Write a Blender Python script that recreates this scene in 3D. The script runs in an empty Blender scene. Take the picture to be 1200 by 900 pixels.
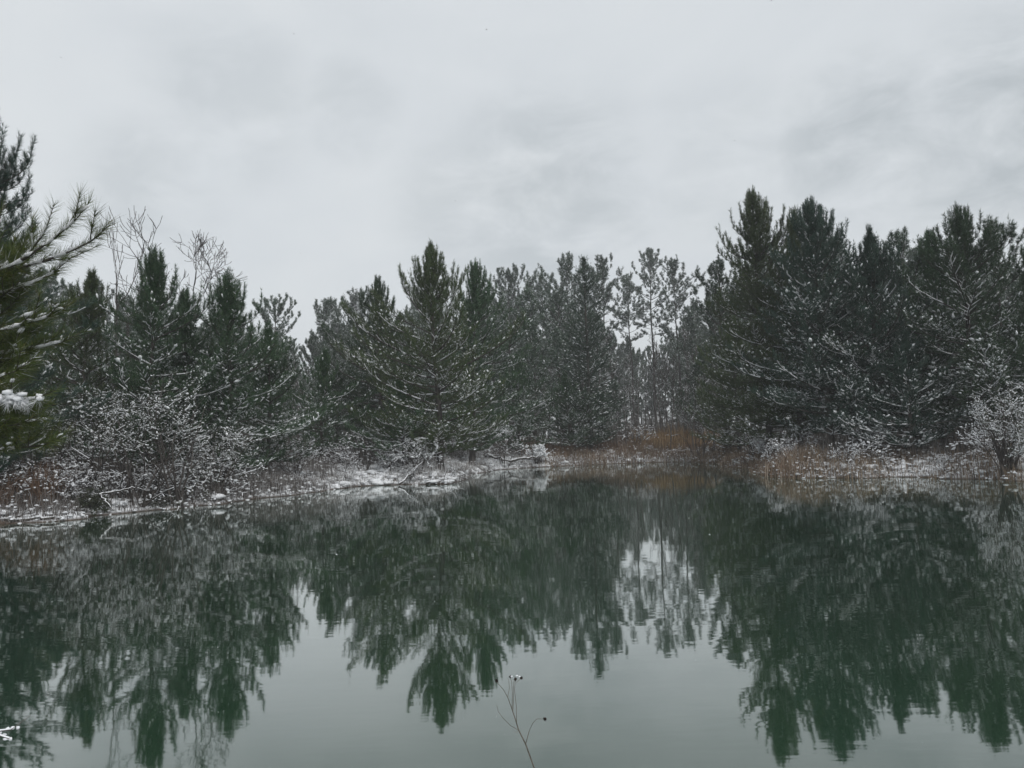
import bpy, math, random
import numpy as np
from mathutils import Vector, Matrix

C = bpy.context.scene.collection
SC = bpy.context.scene
PI = math.pi
TAU = 2 * PI

# ------------------------------------------------------------------ camera
F = 906.0                      # focal length in pixels of the 1200 px wide photograph
CAM = np.array([0.0, 0.0, 2.0])
PITCH = math.atan(65 / 906.0)
ROLL = math.radians(1.7)
_r0 = np.array([1.0, 0, 0]); _u0 = np.array([0, -math.sin(PITCH), math.cos(PITCH)])
FWD = np.array([0, math.cos(PITCH), math.sin(PITCH)])
RIGHT = math.cos(ROLL) * _r0 - math.sin(ROLL) * _u0
UP = math.sin(ROLL) * _r0 + math.cos(ROLL) * _u0

def spot(px, py, d):
    """the point of the place that the photograph shows at px,py when it lies d metres away"""
    v = FWD + (px - 600) / F * RIGHT + (450 - py) / F * UP
    return CAM + v * (d / v[1])

def to_px(p):
    v = np.asarray(p, float) - CAM
    z = v @ FWD
    return 600 + F * (v @ RIGHT) / z, 450 - F * (v @ UP) / z

cam = bpy.data.cameras.new('camera'); cam_o = bpy.data.objects.new('camera', cam); C.objects.link(cam_o)
cam.sensor_width = 36; cam.lens = 36 * F / 1200; cam.clip_start = 0.05; cam.clip_end = 6000
m = Matrix(((RIGHT[0], UP[0], -FWD[0], CAM[0]), (RIGHT[1], UP[1], -FWD[1], CAM[1]),
            (RIGHT[2], UP[2], -FWD[2], CAM[2]), (0, 0, 0, 1)))
cam_o.matrix_world = m
SC.camera = cam_o

# ------------------------------------------------------------------ materials
def newmat(name):
    mt = bpy.data.materials.new(name); mt.use_nodes = True
    nt = mt.node_tree; b = nt.nodes['Principled BSDF']
    return mt, nt, b

def ramp(nt, stops):
    r = nt.nodes.new('ShaderNodeValToRGB'); e = r.color_ramp.elements
    while len(e) < len(stops): e.new(0.5)
    for el, (p, c) in zip(e, stops):
        el.position = p; el.color = (*c, 1)
    return r

def island_mat(name, stops, rough=0.75, transl=0.0, objvar=0.0, spec=0.3):
    """colour differs from blade to blade / needle to needle, and a little from plant to plant"""
    mt, nt, b = newmat(name)
    g = nt.nodes.new('ShaderNodeNewGeometry'); r = ramp(nt, stops)
    nt.links.new(g.outputs['Random Per Island'], r.inputs[0])
    col = r.outputs[0]
    if objvar:
        oi = nt.nodes.new('ShaderNodeObjectInfo'); hs = nt.nodes.new('ShaderNodeHueSaturation')
        mr = nt.nodes.new('ShaderNodeMapRange'); mr.inputs[3].default_value = 1 - objvar; mr.inputs[4].default_value = 1 + objvar
        nt.links.new(oi.outputs['Random'], mr.inputs[0]); nt.links.new(mr.outputs[0], hs.inputs['Value'])
        nt.links.new(col, hs.inputs['Color']); col = hs.outputs[0]
    nt.links.new(col, b.inputs['Base Color'])
    b.inputs['Roughness'].default_value = rough
    b.inputs['Specular IOR Level'].default_value = spec
    return mt

def noise_mat(name, stops, scale=6, rough=0.9, detail=6, stretch=(1, 1, 1), bump=0.0):
    mt, nt, b = newmat(name)
    tc = nt.nodes.new('ShaderNodeTexCoord'); mp = nt.nodes.new('ShaderNodeMapping')
    mp.inputs['Scale'].default_value = stretch
    n = nt.nodes.new('ShaderNodeTexNoise'); n.inputs['Scale'].default_value = scale; n.inputs['Detail'].default_value = detail
    r = ramp(nt, stops)
    nt.links.new(tc.outputs['Object'], mp.inputs[0]); nt.links.new(mp.outputs[0], n.inputs['Vector'])
    nt.links.new(n.outputs['Fac'], r.inputs[0]); nt.links.new(r.outputs[0], b.inputs['Base Color'])
    b.inputs['Roughness'].default_value = rough; b.inputs['Specular IOR Level'].default_value = 0.25
    if bump:
        bp = nt.nodes.new('ShaderNodeBump'); bp.inputs['Strength'].default_value = bump; bp.inputs['Distance'].default_value = 0.02
        nt.links.new(n.outputs['Fac'], bp.inputs['Height']); nt.links.new(bp.outputs[0], b.inputs['Normal'])
    return mt

M = {}
M['bark'] = noise_mat('pine_bark', [(0.3, (0.030, 0.026, 0.024)), (0.55, (0.075, 0.066, 0.060)), (0.75, (0.14, 0.13, 0.125))], 9, stretch=(1, 1, .25), bump=.6)
M['greybark'] = noise_mat('hardwood_bark', [(0.3, (0.05, 0.045, 0.042)), (0.7, (0.16, 0.15, 0.145))], 7, stretch=(1, 1, .3), bump=.4)
M['needles'] = island_mat('pine_needles', [(0, (0.0203, 0.0504, 0.0229)), (.5, (0.0372, 0.0814, 0.0386)), (.88, (0.0608, 0.1162, 0.0543)), (1, (0.1183, 0.1395, 0.0644))], .6, objvar=.3)
M['needles_olive'] = island_mat('olive_pine_needles', [(0, (0.0281, 0.0488, 0.0172)), (.5, (0.0527, 0.0844, 0.0300)), (.88, (0.0807, 0.1181, 0.0429)), (1, (0.1580, 0.1500, 0.0644))], .6, objvar=.2)
M['needles_blue'] = island_mat('blue_green_pine_needles', [(0, (0.0140, 0.0360, 0.0267)), (.5, (0.0265, 0.0582, 0.0431)), (.88, (0.0437, 0.0855, 0.0624)), (1, (0.0936, 0.1113, 0.0743))], .6, objvar=.2)
M['farneedles'] = island_mat('tall_pine_needles', [(0, (0.0344, 0.0648, 0.0404)), (.5, (0.0577, 0.0963, 0.0613)), (.9, (0.0875, 0.1330, 0.0852)), (1, (0.1562, 0.1750, 0.1121))], .6, objvar=.25)
M['olive'] = island_mat('near_pine_needles', [(0, (0.0322, 0.0500, 0.0110)), (.5, (0.0644, 0.0938, 0.0176)), (.9, (0.0978, 0.1250, 0.0264)), (1, (0.1610, 0.1375, 0.0385))], .55, objvar=.1)
M['cedar'] = island_mat('cedar_sprays', [(0, (0.0155, 0.0378, 0.0238)), (.6, (0.0279, 0.0558, 0.0356)), (1, (0.0497, 0.0828, 0.0505))], .65, objvar=.2)
M['leaf'] = island_mat('shrub_leaves', [(0, (0.0192, 0.0286, 0.0168)), (.6, (0.0420, 0.0546, 0.0312)), (1, (0.0900, 0.0845, 0.0540))], .55, objvar=.2)
M['twig'] = island_mat('bare_twigs', [(0, (0.035, 0.030, 0.028)), (.6, (0.070, 0.060, 0.055)), (1, (0.12, 0.105, 0.098))], .85, objvar=.2)
M['reed'] = island_mat('russet_reeds', [(0, (0.0793, 0.0494, 0.0343)), (.4, (0.1799, 0.1184, 0.0806)), (.75, (0.2857, 0.2058, 0.1462)), (1, (0.5290, 0.4528, 0.3830))], .8)
M['tan'] = island_mat('tan_grass', [(0, (0.0840, 0.0603, 0.0405)), (.5, (0.1680, 0.1227, 0.0828)), (1, (0.3360, 0.2600, 0.1840))], .8)
M['grey'] = island_mat('dead_stalks', [(0, (0.045, 0.038, 0.035)), (.5, (0.10, 0.088, 0.08)), (.85, (0.17, 0.155, 0.145)), (1, (0.42, 0.42, 0.42))], .85)
M['frost'] = island_mat('frosted_stalks', [(0, (0.10, 0.09, 0.082)), (.35, (0.26, 0.24, 0.225)), (.7, (0.50, 0.49, 0.48)), (1, (0.74, 0.74, 0.75))], .85)
M['orange'] = island_mat('golden_brush', [(0, (0.1265, 0.0747, 0.0374)), (.5, (0.2875, 0.1840, 0.0935)), (1, (0.4830, 0.3565, 0.2090))], .8)
M['brown'] = island_mat('brown_grass', [(0, (0.0633, 0.0368, 0.0238)), (.5, (0.1380, 0.0819, 0.0522)), (1, (0.2530, 0.1680, 0.1140))], .8)
M['seed'] = noise_mat('seed_head', [(0.3, (0.010, 0.008, 0.007)), (0.7, (0.035, 0.028, 0.022))], 60, bump=.5)
M['stalk'] = noise_mat('weed_stalk', [(0.3, (0.07, 0.062, 0.05)), (0.7, (0.15, 0.135, 0.11))], 30)
M['rot'] = noise_mat('wet_rotten_wood', [(0.3, (0.020, 0.017, 0.015)), (0.7, (0.085, 0.075, 0.066))], 8, bump=.6)

mt, nt, b = newmat('snow')
n = nt.nodes.new('ShaderNodeTexNoise'); n.inputs['Scale'].default_value = 14; n.inputs['Detail'].default_value = 5
r = ramp(nt, [(0.3, (0.74, 0.76, 0.79)), (0.7, (0.87, 0.88, 0.90))])
tc = nt.nodes.new('ShaderNodeTexCoord'); nt.links.new(tc.outputs['Object'], n.inputs['Vector'])
nt.links.new(n.outputs['Fac'], r.inputs[0]); nt.links.new(r.outputs[0], b.inputs['Base Color'])
b.inputs['Roughness'].default_value = .8; b.inputs['Specular IOR Level'].default_value = .2
bp = nt.nodes.new('ShaderNodeBump'); bp.inputs['Strength'].default_value = .5; bp.inputs['Distance'].default_value = .03
nt.links.new(n.outputs['Fac'], bp.inputs['Height']); nt.links.new(bp.outputs[0], b.inputs['Normal'])
M['snow'] = mt

# ground: broken snow over dead leaves and mud, bare mud below the waterline
mt, nt, b = newmat('snowy_ground')
g = nt.nodes.new('ShaderNodeNewGeometry')
n1 = nt.nodes.new('ShaderNodeTexNoise'); n1.inputs['Scale'].default_value = .55; n1.inputs['Detail'].default_value = 9; n1.inputs['Roughness'].default_value = .72
n2 = nt.nodes.new('ShaderNodeTexNoise'); n2.inputs['Scale'].default_value = 9; n2.inputs['Detail'].default_value = 6
nt.links.new(g.outputs['Position'], n1.inputs['Vector']); nt.links.new(g.outputs['Position'], n2.inputs['Vector'])
litter = ramp(nt, [(.3, (0.035, 0.027, 0.022)), (.55, (0.085, 0.062, 0.048)), (.75, (0.16, 0.125, 0.10))])
nt.links.new(n2.outputs['Fac'], litter.inputs[0])
cover = ramp(nt, [(.43, (0, 0, 0)), (.53, (1, 1, 1))]); ao = nt.nodes.new('ShaderNodeAttribute'); ao.attribute_name = 'open'
am = nt.nodes.new('ShaderNodeMath'); am.operation = 'MULTIPLY_ADD'; am.inputs[1].default_value = .23; nt.links.new(ao.outputs['Fac'], am.inputs[0])
ad = nt.nodes.new('ShaderNodeMath'); ad.operation = 'SUBTRACT'; ad.inputs[1].default_value = .20; nt.links.new(n1.outputs['Fac'], ad.inputs[0])
nt.links.new(ad.outputs[0], am.inputs[2]); nt.links.new(am.outputs[0], cover.inputs[0])
sep = nt.nodes.new('ShaderNodeSeparateXYZ'); nt.links.new(g.outputs['Position'], sep.inputs[0])
mr = nt.nodes.new('ShaderNodeMapRange'); mr.inputs[1].default_value = .01; mr.inputs[2].default_value = .09
nt.links.new(sep.outputs['Z'], mr.inputs[0])
mul = nt.nodes.new('ShaderNodeMath'); mul.operation = 'MULTIPLY'
nt.links.new(cover.outputs[0], mul.inputs[0]); nt.links.new(mr.outputs[0], mul.inputs[1])
mx = nt.nodes.new('ShaderNodeMix'); mx.data_type = 'RGBA'
nt.links.new(mul.outputs[0], mx.inputs[0]); nt.links.new(litter.outputs[0], mx.inputs[6]); mx.inputs[7].default_value = (.80, .815, .84, 1)
nt.links.new(mx.outputs[2], b.inputs['Base Color']); b.inputs['Roughness'].default_value = .9; b.inputs['Specular IOR Level'].default_value = .2
bp = nt.nodes.new('ShaderNodeBump'); bp.inputs['Strength'].default_value = .7; bp.inputs['Distance'].default_value = .06
nt.links.new(n2.outputs['Fac'], bp.inputs['Height']); nt.links.new(bp.outputs[0], b.inputs['Normal'])
M['ground'] = mt

# water: murky green, nearly still
mt, nt, b = newmat('pond_water')
b.inputs['Base Color'].default_value = (0.009, 0.029, 0.0155, 1)
b.inputs['Roughness'].default_value = .012; b.inputs['IOR'].default_value = 2.1
b.inputs['Specular IOR Level'].default_value = .5
g = nt.nodes.new('ShaderNodeNewGeometry')
def rip(scale, sx, sy, detail):
    mp = nt.nodes.new('ShaderNodeMapping'); mp.inputs['Scale'].default_value = (sx, sy, 1); mp.inputs['Rotation'].default_value = (0, 0, .12)
    nn = nt.nodes.new('ShaderNodeTexNoise'); nn.inputs['Scale'].default_value = scale; nn.inputs['Detail'].default_value = detail; nn.inputs['Roughness'].default_value = .5
    nt.links.new(g.outputs['Position'], mp.inputs[0]); nt.links.new(mp.outputs[0], nn.inputs['Vector']); return nn
ra = rip(1.0, 2.2, 6.0, 2); rb = rip(1.0, .45, 1.1, 1)
patch = rip(1.0, .10, .16, 2)
pr = nt.nodes.new('ShaderNodeMapRange'); pr.inputs[1].default_value = .35; pr.inputs[2].default_value = .68; pr.inputs[3].default_value = .25; pr.inputs[4].default_value = 1.0
nt.links.new(patch.outputs['Fac'], pr.inputs[0])
ma = nt.nodes.new('ShaderNodeMath'); ma.operation = 'MULTIPLY'; nt.links.new(ra.outputs['Fac'], ma.inputs[0]); nt.links.new(pr.outputs[0], ma.inputs[1])
mb = nt.nodes.new('ShaderNodeMath'); mb.operation = 'MULTIPLY_ADD'; nt.links.new(rb.outputs['Fac'], mb.inputs[0]); mb.inputs[1].default_value = 2.2
nt.links.new(ma.outputs[0], mb.inputs[2])
bp = nt.nodes.new('ShaderNodeBump'); bp.inputs['Strength'].default_value = 1; bp.inputs['Distance'].default_value = .0010
nt.links.new(mb.outputs[0], bp.inputs['Height']); nt.links.new(bp.outputs[0], b.inputs['Normal'])
lw = nt.nodes.new('ShaderNodeLayerWeight'); lw.inputs['Blend'].default_value = .5; nt.links.new(bp.outputs[0], lw.inputs['Normal'])
rf = ramp(nt, [(.0, (.03,) * 3), (.55, (.17,) * 3), (.64, (.29,) * 3), (.73, (.48,) * 3), (.82, (.68,) * 3), (.92, (.78,) * 3), (1.0, (.95,) * 3)])
nt.links.new(lw.outputs['Facing'], rf.inputs[0])
gl = nt.nodes.new('ShaderNodeBsdfGlossy'); gl.inputs['Roughness'].default_value = .03; gl.inputs['Color'].default_value = (.97, .99, .98, 1); nt.links.new(bp.outputs[0], gl.inputs['Normal'])
df = nt.nodes.new('ShaderNodeBsdfDiffuse'); df.inputs['Color'].default_value = (0.0165, 0.043, 0.0235, 1)
ms = nt.nodes.new('ShaderNodeMixShader'); nt.links.new(rf.outputs[0], ms.inputs[0]); nt.links.new(df.outputs[0], ms.inputs[1]); nt.links.new(gl.outputs[0], ms.inputs[2])
nt.links.new(ms.outputs[0], nt.nodes['Material Output'].inputs['Surface']); nt.nodes.remove(b)
M['water'] = mt

# ------------------------------------------------------------------ mesh helpers
class Geo:
    """collects numpy triangles / quads and links them as ONE mesh"""
    def __init__(s): s.v = []; s.f = []; s.n = 0
    def add(s, v, f):
        if len(v) == 0: return
        s.v.append(np.asarray(v, np.float32)); s.f.append(np.asarray(f, np.int64) + s.n); s.n += len(v)
    def mesh(s, name, mat, smooth=False):
        me = bpy.data.meshes.new(name)
        v = np.concatenate(s.v)
        me.vertices.add(len(v)); me.vertices.foreach_set('co', v.ravel())
        sizes = np.concatenate([np.full(len(f), f.shape[1]) for f in s.f])
        loops = np.concatenate([f.ravel() for f in s.f])
        me.loops.add(len(loops)); me.loops.foreach_set('vertex_index', loops.astype(np.int32))
        me.polygons.add(len(sizes))
        st = np.concatenate([[0], np.cumsum(sizes)[:-1]]).astype(np.int32)
        me.polygons.foreach_set('loop_start', st)
        if smooth: me.polygons.foreach_set('use_smooth', np.ones(len(sizes), bool))
        me.update(calc_edges=True); me.materials.append(mat)
        return me

def unit(a): return a / np.maximum(np.linalg.norm(a, axis=-1, keepdims=True), 1e-9)
def basis(d):
    ref = np.where(np.abs(d[:, 2:3]) > .9, np.array([[1., 0, 0]]), np.array([[0, 0, 1.]]))
    a = unit(np.cross(ref, d)); return a, np.cross(d, a)

def tubes(geo, segs, sides=4, lift=0.0, rmul=1.0, jit=0.0, rng=None, flat=1.0):
    """every segment (p0, p1, r0, r1) becomes a tapered prism"""
    if not len(segs): return
    p0 = np.array([s[0] for s in segs]); p1 = np.array([s[1] for s in segs])
    r0 = np.array([s[2] for s in segs]) * rmul; r1 = np.array([s[3] for s in segs]) * rmul
    if lift: p0 = p0 + [0, 0, 1] * (lift * r0)[:, None]; p1 = p1 + [0, 0, 1] * (lift * r1)[:, None]
    d = unit(p1 - p0); a, bb = basis(d)
    th = np.arange(sides) * TAU / sides + PI / 4
    ring = a[:, None] * np.cos(th)[None, :, None] + bb[:, None] * np.sin(th)[None, :, None] * flat
    k0 = r0[:, None, None]; k1 = r1[:, None, None]
    if jit:
        k0 = k0 * rng.uniform(1 - jit, 1 + jit, (len(segs), sides, 1)); k1 = k1 * rng.uniform(1 - jit, 1 + jit, (len(segs), sides, 1))
    v = np.concatenate([p0[:, None] + ring * k0, p1[:, None] + ring * k1], 1).reshape(-1, 3)
    o = (np.arange(len(segs)) * 2 * sides)[:, None]
    for i in range(sides):
        j = (i + 1) % sides
        if i == 0: fs = []
        fs.append(np.concatenate([o + i, o + j, o + sides + j, o + sides + i], 1))
    geo.add(v, np.concatenate(fs))

def column(geo, pts, rad, sides=9, rng=None):
    """one continuous lofted stem"""
    pts = np.array(pts); rad = np.array(rad); n = len(pts)
    d = unit(np.gradient(pts, axis=0)); a, bb = basis(d)
    th = np.arange(sides) * TAU / sides
    ring = a[:, None] * np.cos(th)[None, :, None] + bb[:, None] * np.sin(th)[None, :, None]
    k = rad[:, None, None] * (rng.uniform(.88, 1.12, (n, sides, 1)) if rng is not None else 1)
    v = (pts[:, None] + ring * k).reshape(-1, 3)
    f = []
    for i in range(n - 1):
        for j in range(sides):
            jj = (j + 1) % sides
            f.append((i * sides + j, i * sides + jj, (i + 1) * sides + jj, (i + 1) * sides + j))
    geo.add(v, f)

_ph = (1 + 5 ** .5) / 2
ICO = unit(np.array([(-1, _ph, 0), (1, _ph, 0), (-1, -_ph, 0), (1, -_ph, 0), (0, -1, _ph), (0, 1, _ph), (0, -1, -_ph), (0, 1, -_ph), (_ph, 0, -1), (_ph, 0, 1), (-_ph, 0, -1), (-_ph, 0, 1)], float))
ICF = np.array([(0, 11, 5), (0, 5, 1), (0, 1, 7), (0, 7, 10), (0, 10, 11), (1, 5, 9), (5, 11, 4), (11, 10, 2), (10, 7, 6), (7, 1, 8), (3, 9, 4), (3, 4, 2), (3, 2, 6), (3, 6, 8), (3, 8, 9), (4, 9, 5), (2, 4, 11), (6, 2, 10), (8, 6, 7), (9, 8, 1)])

def clumps(geo, P, D, A, B, H, rng, jit=.3):
    """small irregular lumps of snow: A along D, B across, H high"""
    P = np.asarray(P, float)
    if not len(P): return
    n = len(P); D = unit(np.asarray(D, float) + 1e-6)
    a, up = basis(D)
    t = ICO[None] * rng.uniform(1 - jit, 1 + jit, (n, 12, 1))
    v = P[:, None] + D[:, None] * (t[..., 0:1] * A[:, None, None]) + a[:, None] * (t[..., 1:2] * B[:, None, None]) + up[:, None] * (t[..., 2:3] * H[:, None, None])
    geo.add(v.reshape(-1, 3), (ICF[None] + (np.arange(n) * 12)[:, None, None]).reshape(-1, 3))

def needles(geo, P, D, L, k, nl, w, rng, spread=(.45, 1.05), start=0.0, droop=0.0):
    """bottle-brush shoots: k needles round each shoot of length L"""
    P = np.asarray(P, float); n = len(P)
    if not n: return
    D = unit(np.asarray(D, float)); L = np.asarray(L, float)
    a, bb = basis(D)
    u = rng.uniform(start, 1, (n, k)); ph = rng.uniform(0, TAU, (n, k))
    al = rng.uniform(spread[0], spread[1], (n, k)) * (1.15 - .55 * u ** 2)
    base = P[:, None] + D[:, None] * (L[:, None] * u)[..., None]
    dr = D[:, None] * np.cos(al)[..., None] + (a[:, None] * np.cos(ph)[..., None] + bb[:, None] * np.sin(ph)[..., None]) * np.sin(al)[..., None]
    if droop: dr = unit(dr - np.array([0, 0, droop]))
    ln = nl * rng.uniform(.65, 1.15, (n, k, 1))
    side = unit(np.cross(dr, rng.normal(size=(n, k, 3)))) * (w * .5)
    v = np.stack([base - side, base + side, base + dr * ln], 2).reshape(-1, 3)
    geo.add(v, np.arange(len(v)).reshape(-1, 3))

def rot_axis(v, axis, ang):
    c, s = math.cos(ang), math.sin(ang)
    return v * c + np.cross(axis, v) * s + axis * (axis @ v) * (1 - c)

def dirv(az, el): return np.array([math.cos(az) * math.cos(el), math.sin(az) * math.cos(el), math.sin(el)])

# ------------------------------------------------------------------ objects
def empty(name, loc, label, cat, group=None, rz=0, scale=(1, 1, 1), kind=None):
    o = bpy.data.objects.new(name, None); C.objects.link(o)
    o.empty_display_size = .3
    o.location = loc; o.rotation_euler = (0, 0, rz); o.scale = scale
    tag(o, label, cat, group, kind); return o
def tag(o, label, cat, group=None, kind=None):
    o['label'] = label; o['category'] = cat
    if group: o['group'] = group
    if kind: o['kind'] = kind
def part(name, me, parent=None):
    o = bpy.data.objects.new(name, me); C.objects.link(o)
    if parent: o.parent = parent
    if name in ('snow', 'stems'): o['kind'] = 'stuff'
    return o
def structure(name, me, label, cat):
    o = part(name, me); tag(o, label, cat, None, 'structure'); return o

# ------------------------------------------------------------------ shoreline and ground
shore_px = [(0, 22.5), (60, 23), (120, 24.5), (180, 26), (240, 27.5), (310, 30.5), (380, 33.5), (420, 36.5), (470, 37), (532, 36.5),
            (550, 42), (575, 50), (640, 55), (720, 57.5), (800, 56.5), (845, 52), (875, 43), (905, 35.5), (955, 32.5), (1050, 32), (1130, 29.5), (1200, 27), (1290, 24)]
def flat_at(px, d):
    H = 515 - math.tan(ROLL) * (px - 600)
    p = spot(px, H + 2.0 * F / d, d); return (p[0], d)
shore = [flat_at(*s) for s in shore_px]
shore += [(20.5, 17), (17, 10.5), (11, 6.2), (6, 4.6), (2.5, 4.0), (-.5, 3.9), (-2.4, 4.3), (-3.8, 5.3), (-5.1, 7), (-6.5, 9), (-8.5, 11.6), (-11, 15), (-13.3, 18.5), (-14.6, 21)]
def smooth_loop(p, n=6):
    p = np.array(p); out = []
    N = len(p)
    for i in range(N):
        p0, p1, p2, p3 = p[i - 1], p[i], p[(i + 1) % N], p[(i + 2) % N]
        for k in range(n):
            t = k / n
            out.append(.5 * ((2 * p1) + (-p0 + p2) * t + (2 * p0 - 5 * p1 + 4 * p2 - p3) * t * t + (-p0 + 3 * p1 - 3 * p2 + p3) * t ** 3))
    return np.array(out)
SH = smooth_loop(shore)
_rs = np.random.default_rng(3)
SH = SH + np.stack([np.convolve(_rs.normal(0, .45, len(SH) + 2), [.3, .4, .3], 'valid') for _ in range(2)], 1) * np.clip((SH[:, 1:2] - 12) / 8, .1, 1)

def sdf(x, y):
    """distance to the waterline, positive on land"""
    P = np.stack([np.ravel(x), np.ravel(y)], 1).astype(float)
    A = SH; B = np.roll(SH, -1, 0)
    out = np.full(len(P), 1e9); ins = np.zeros(len(P), bool)
    for a, bq in zip(A, B):
        e = bq - a; w = P - a
        t = np.clip((w @ e) / (e @ e), 0, 1)
        out = np.minimum(out, np.hypot(*(w - t[:, None] * e).T))
        c = ((a[1] > P[:, 1]) != (bq[1] > P[:, 1])) & (P[:, 0] < (bq[0] - a[0]) * (P[:, 1] - a[1]) / (bq[1] - a[1] + 1e-12) + a[0])
        ins ^= c
    return np.where(ins, -out, out)

def wob(x, y):
    return (np.sin(x * 1.7 + 1.3 * np.sin(y * .9)) * np.cos(y * 1.45 + .8 * np.sin(x * .7)) * .5 + np.sin(x * .43 + 2) * np.sin(y * .37 + 1) +
            .35 * np.sin(x * 3.9 + y * 1.1) * np.sin(y * 3.3 - x * .9))
def ground_h(x, y, sd=None):
    x = np.asarray(x, float); y = np.asarray(y, float)
    if sd is None: sd = sdf(x, y).reshape(x.shape)
    near = np.clip((y - 8) / 10, .35, 1)
    land = .20 * (1 - np.exp(-sd / .3)) + .95 * near * (1 - np.exp(-(sd / 2.6) ** 1.3)) + .008 * np.minimum(sd, 60) + .10 * wob(x, y) * np.clip(sd / 1.5, 0, 1)
    return np.where(sd > 0, land, np.maximum(sd * .55, -1.6))
def gz(x, y): return float(ground_h(np.array([x]), np.array([y]))[0])

def axis(lo, hi, step, far):
    core = np.arange(lo, hi + step / 2, step); g = step * 1.35 ** np.arange(1, 40); g = np.cumsum(g); g = g[g < far]; g = np.append(g, far)
    return np.concatenate([lo - g[::-1], core, hi + g])
gx = axis(-42, 42, .4, 400); gy = axis(-5, 92, .4, 300)
X, Y = np.meshgrid(gx, gy); Z = ground_h(X, Y)
ge = Geo(); ny, nx = X.shape
idx = np.arange(ny * nx).reshape(ny, nx)
ge.add(np.stack([X, Y, Z], -1).reshape(-1, 3), np.stack([idx[:-1, :-1], idx[:-1, 1:], idx[1:, 1:], idx[1:, :-1]], -1).reshape(-1, 4))
gm = ge.mesh('ground', M['ground'], True)
at = gm.attributes.new('open', 'FLOAT', 'POINT')
_sd = sdf(X, Y); at.data.foreach_set('value', (np.clip(1 - (_sd - 1.5) / 4.5, 0, 1)).astype(np.float32))
structure('ground', gm, 'snow dusted bank and woodland floor with brown litter showing', 'ground')
ge = Geo(); ge.add([(-45, -2, 0), (45, -2, 0), (45, 75, 0), (-45, 75, 0)], [(0, 1, 2, 3)])
structure('water', ge.mesh('water', M['water']), 'still murky green pond mirroring the pines', 'pond')

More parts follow.
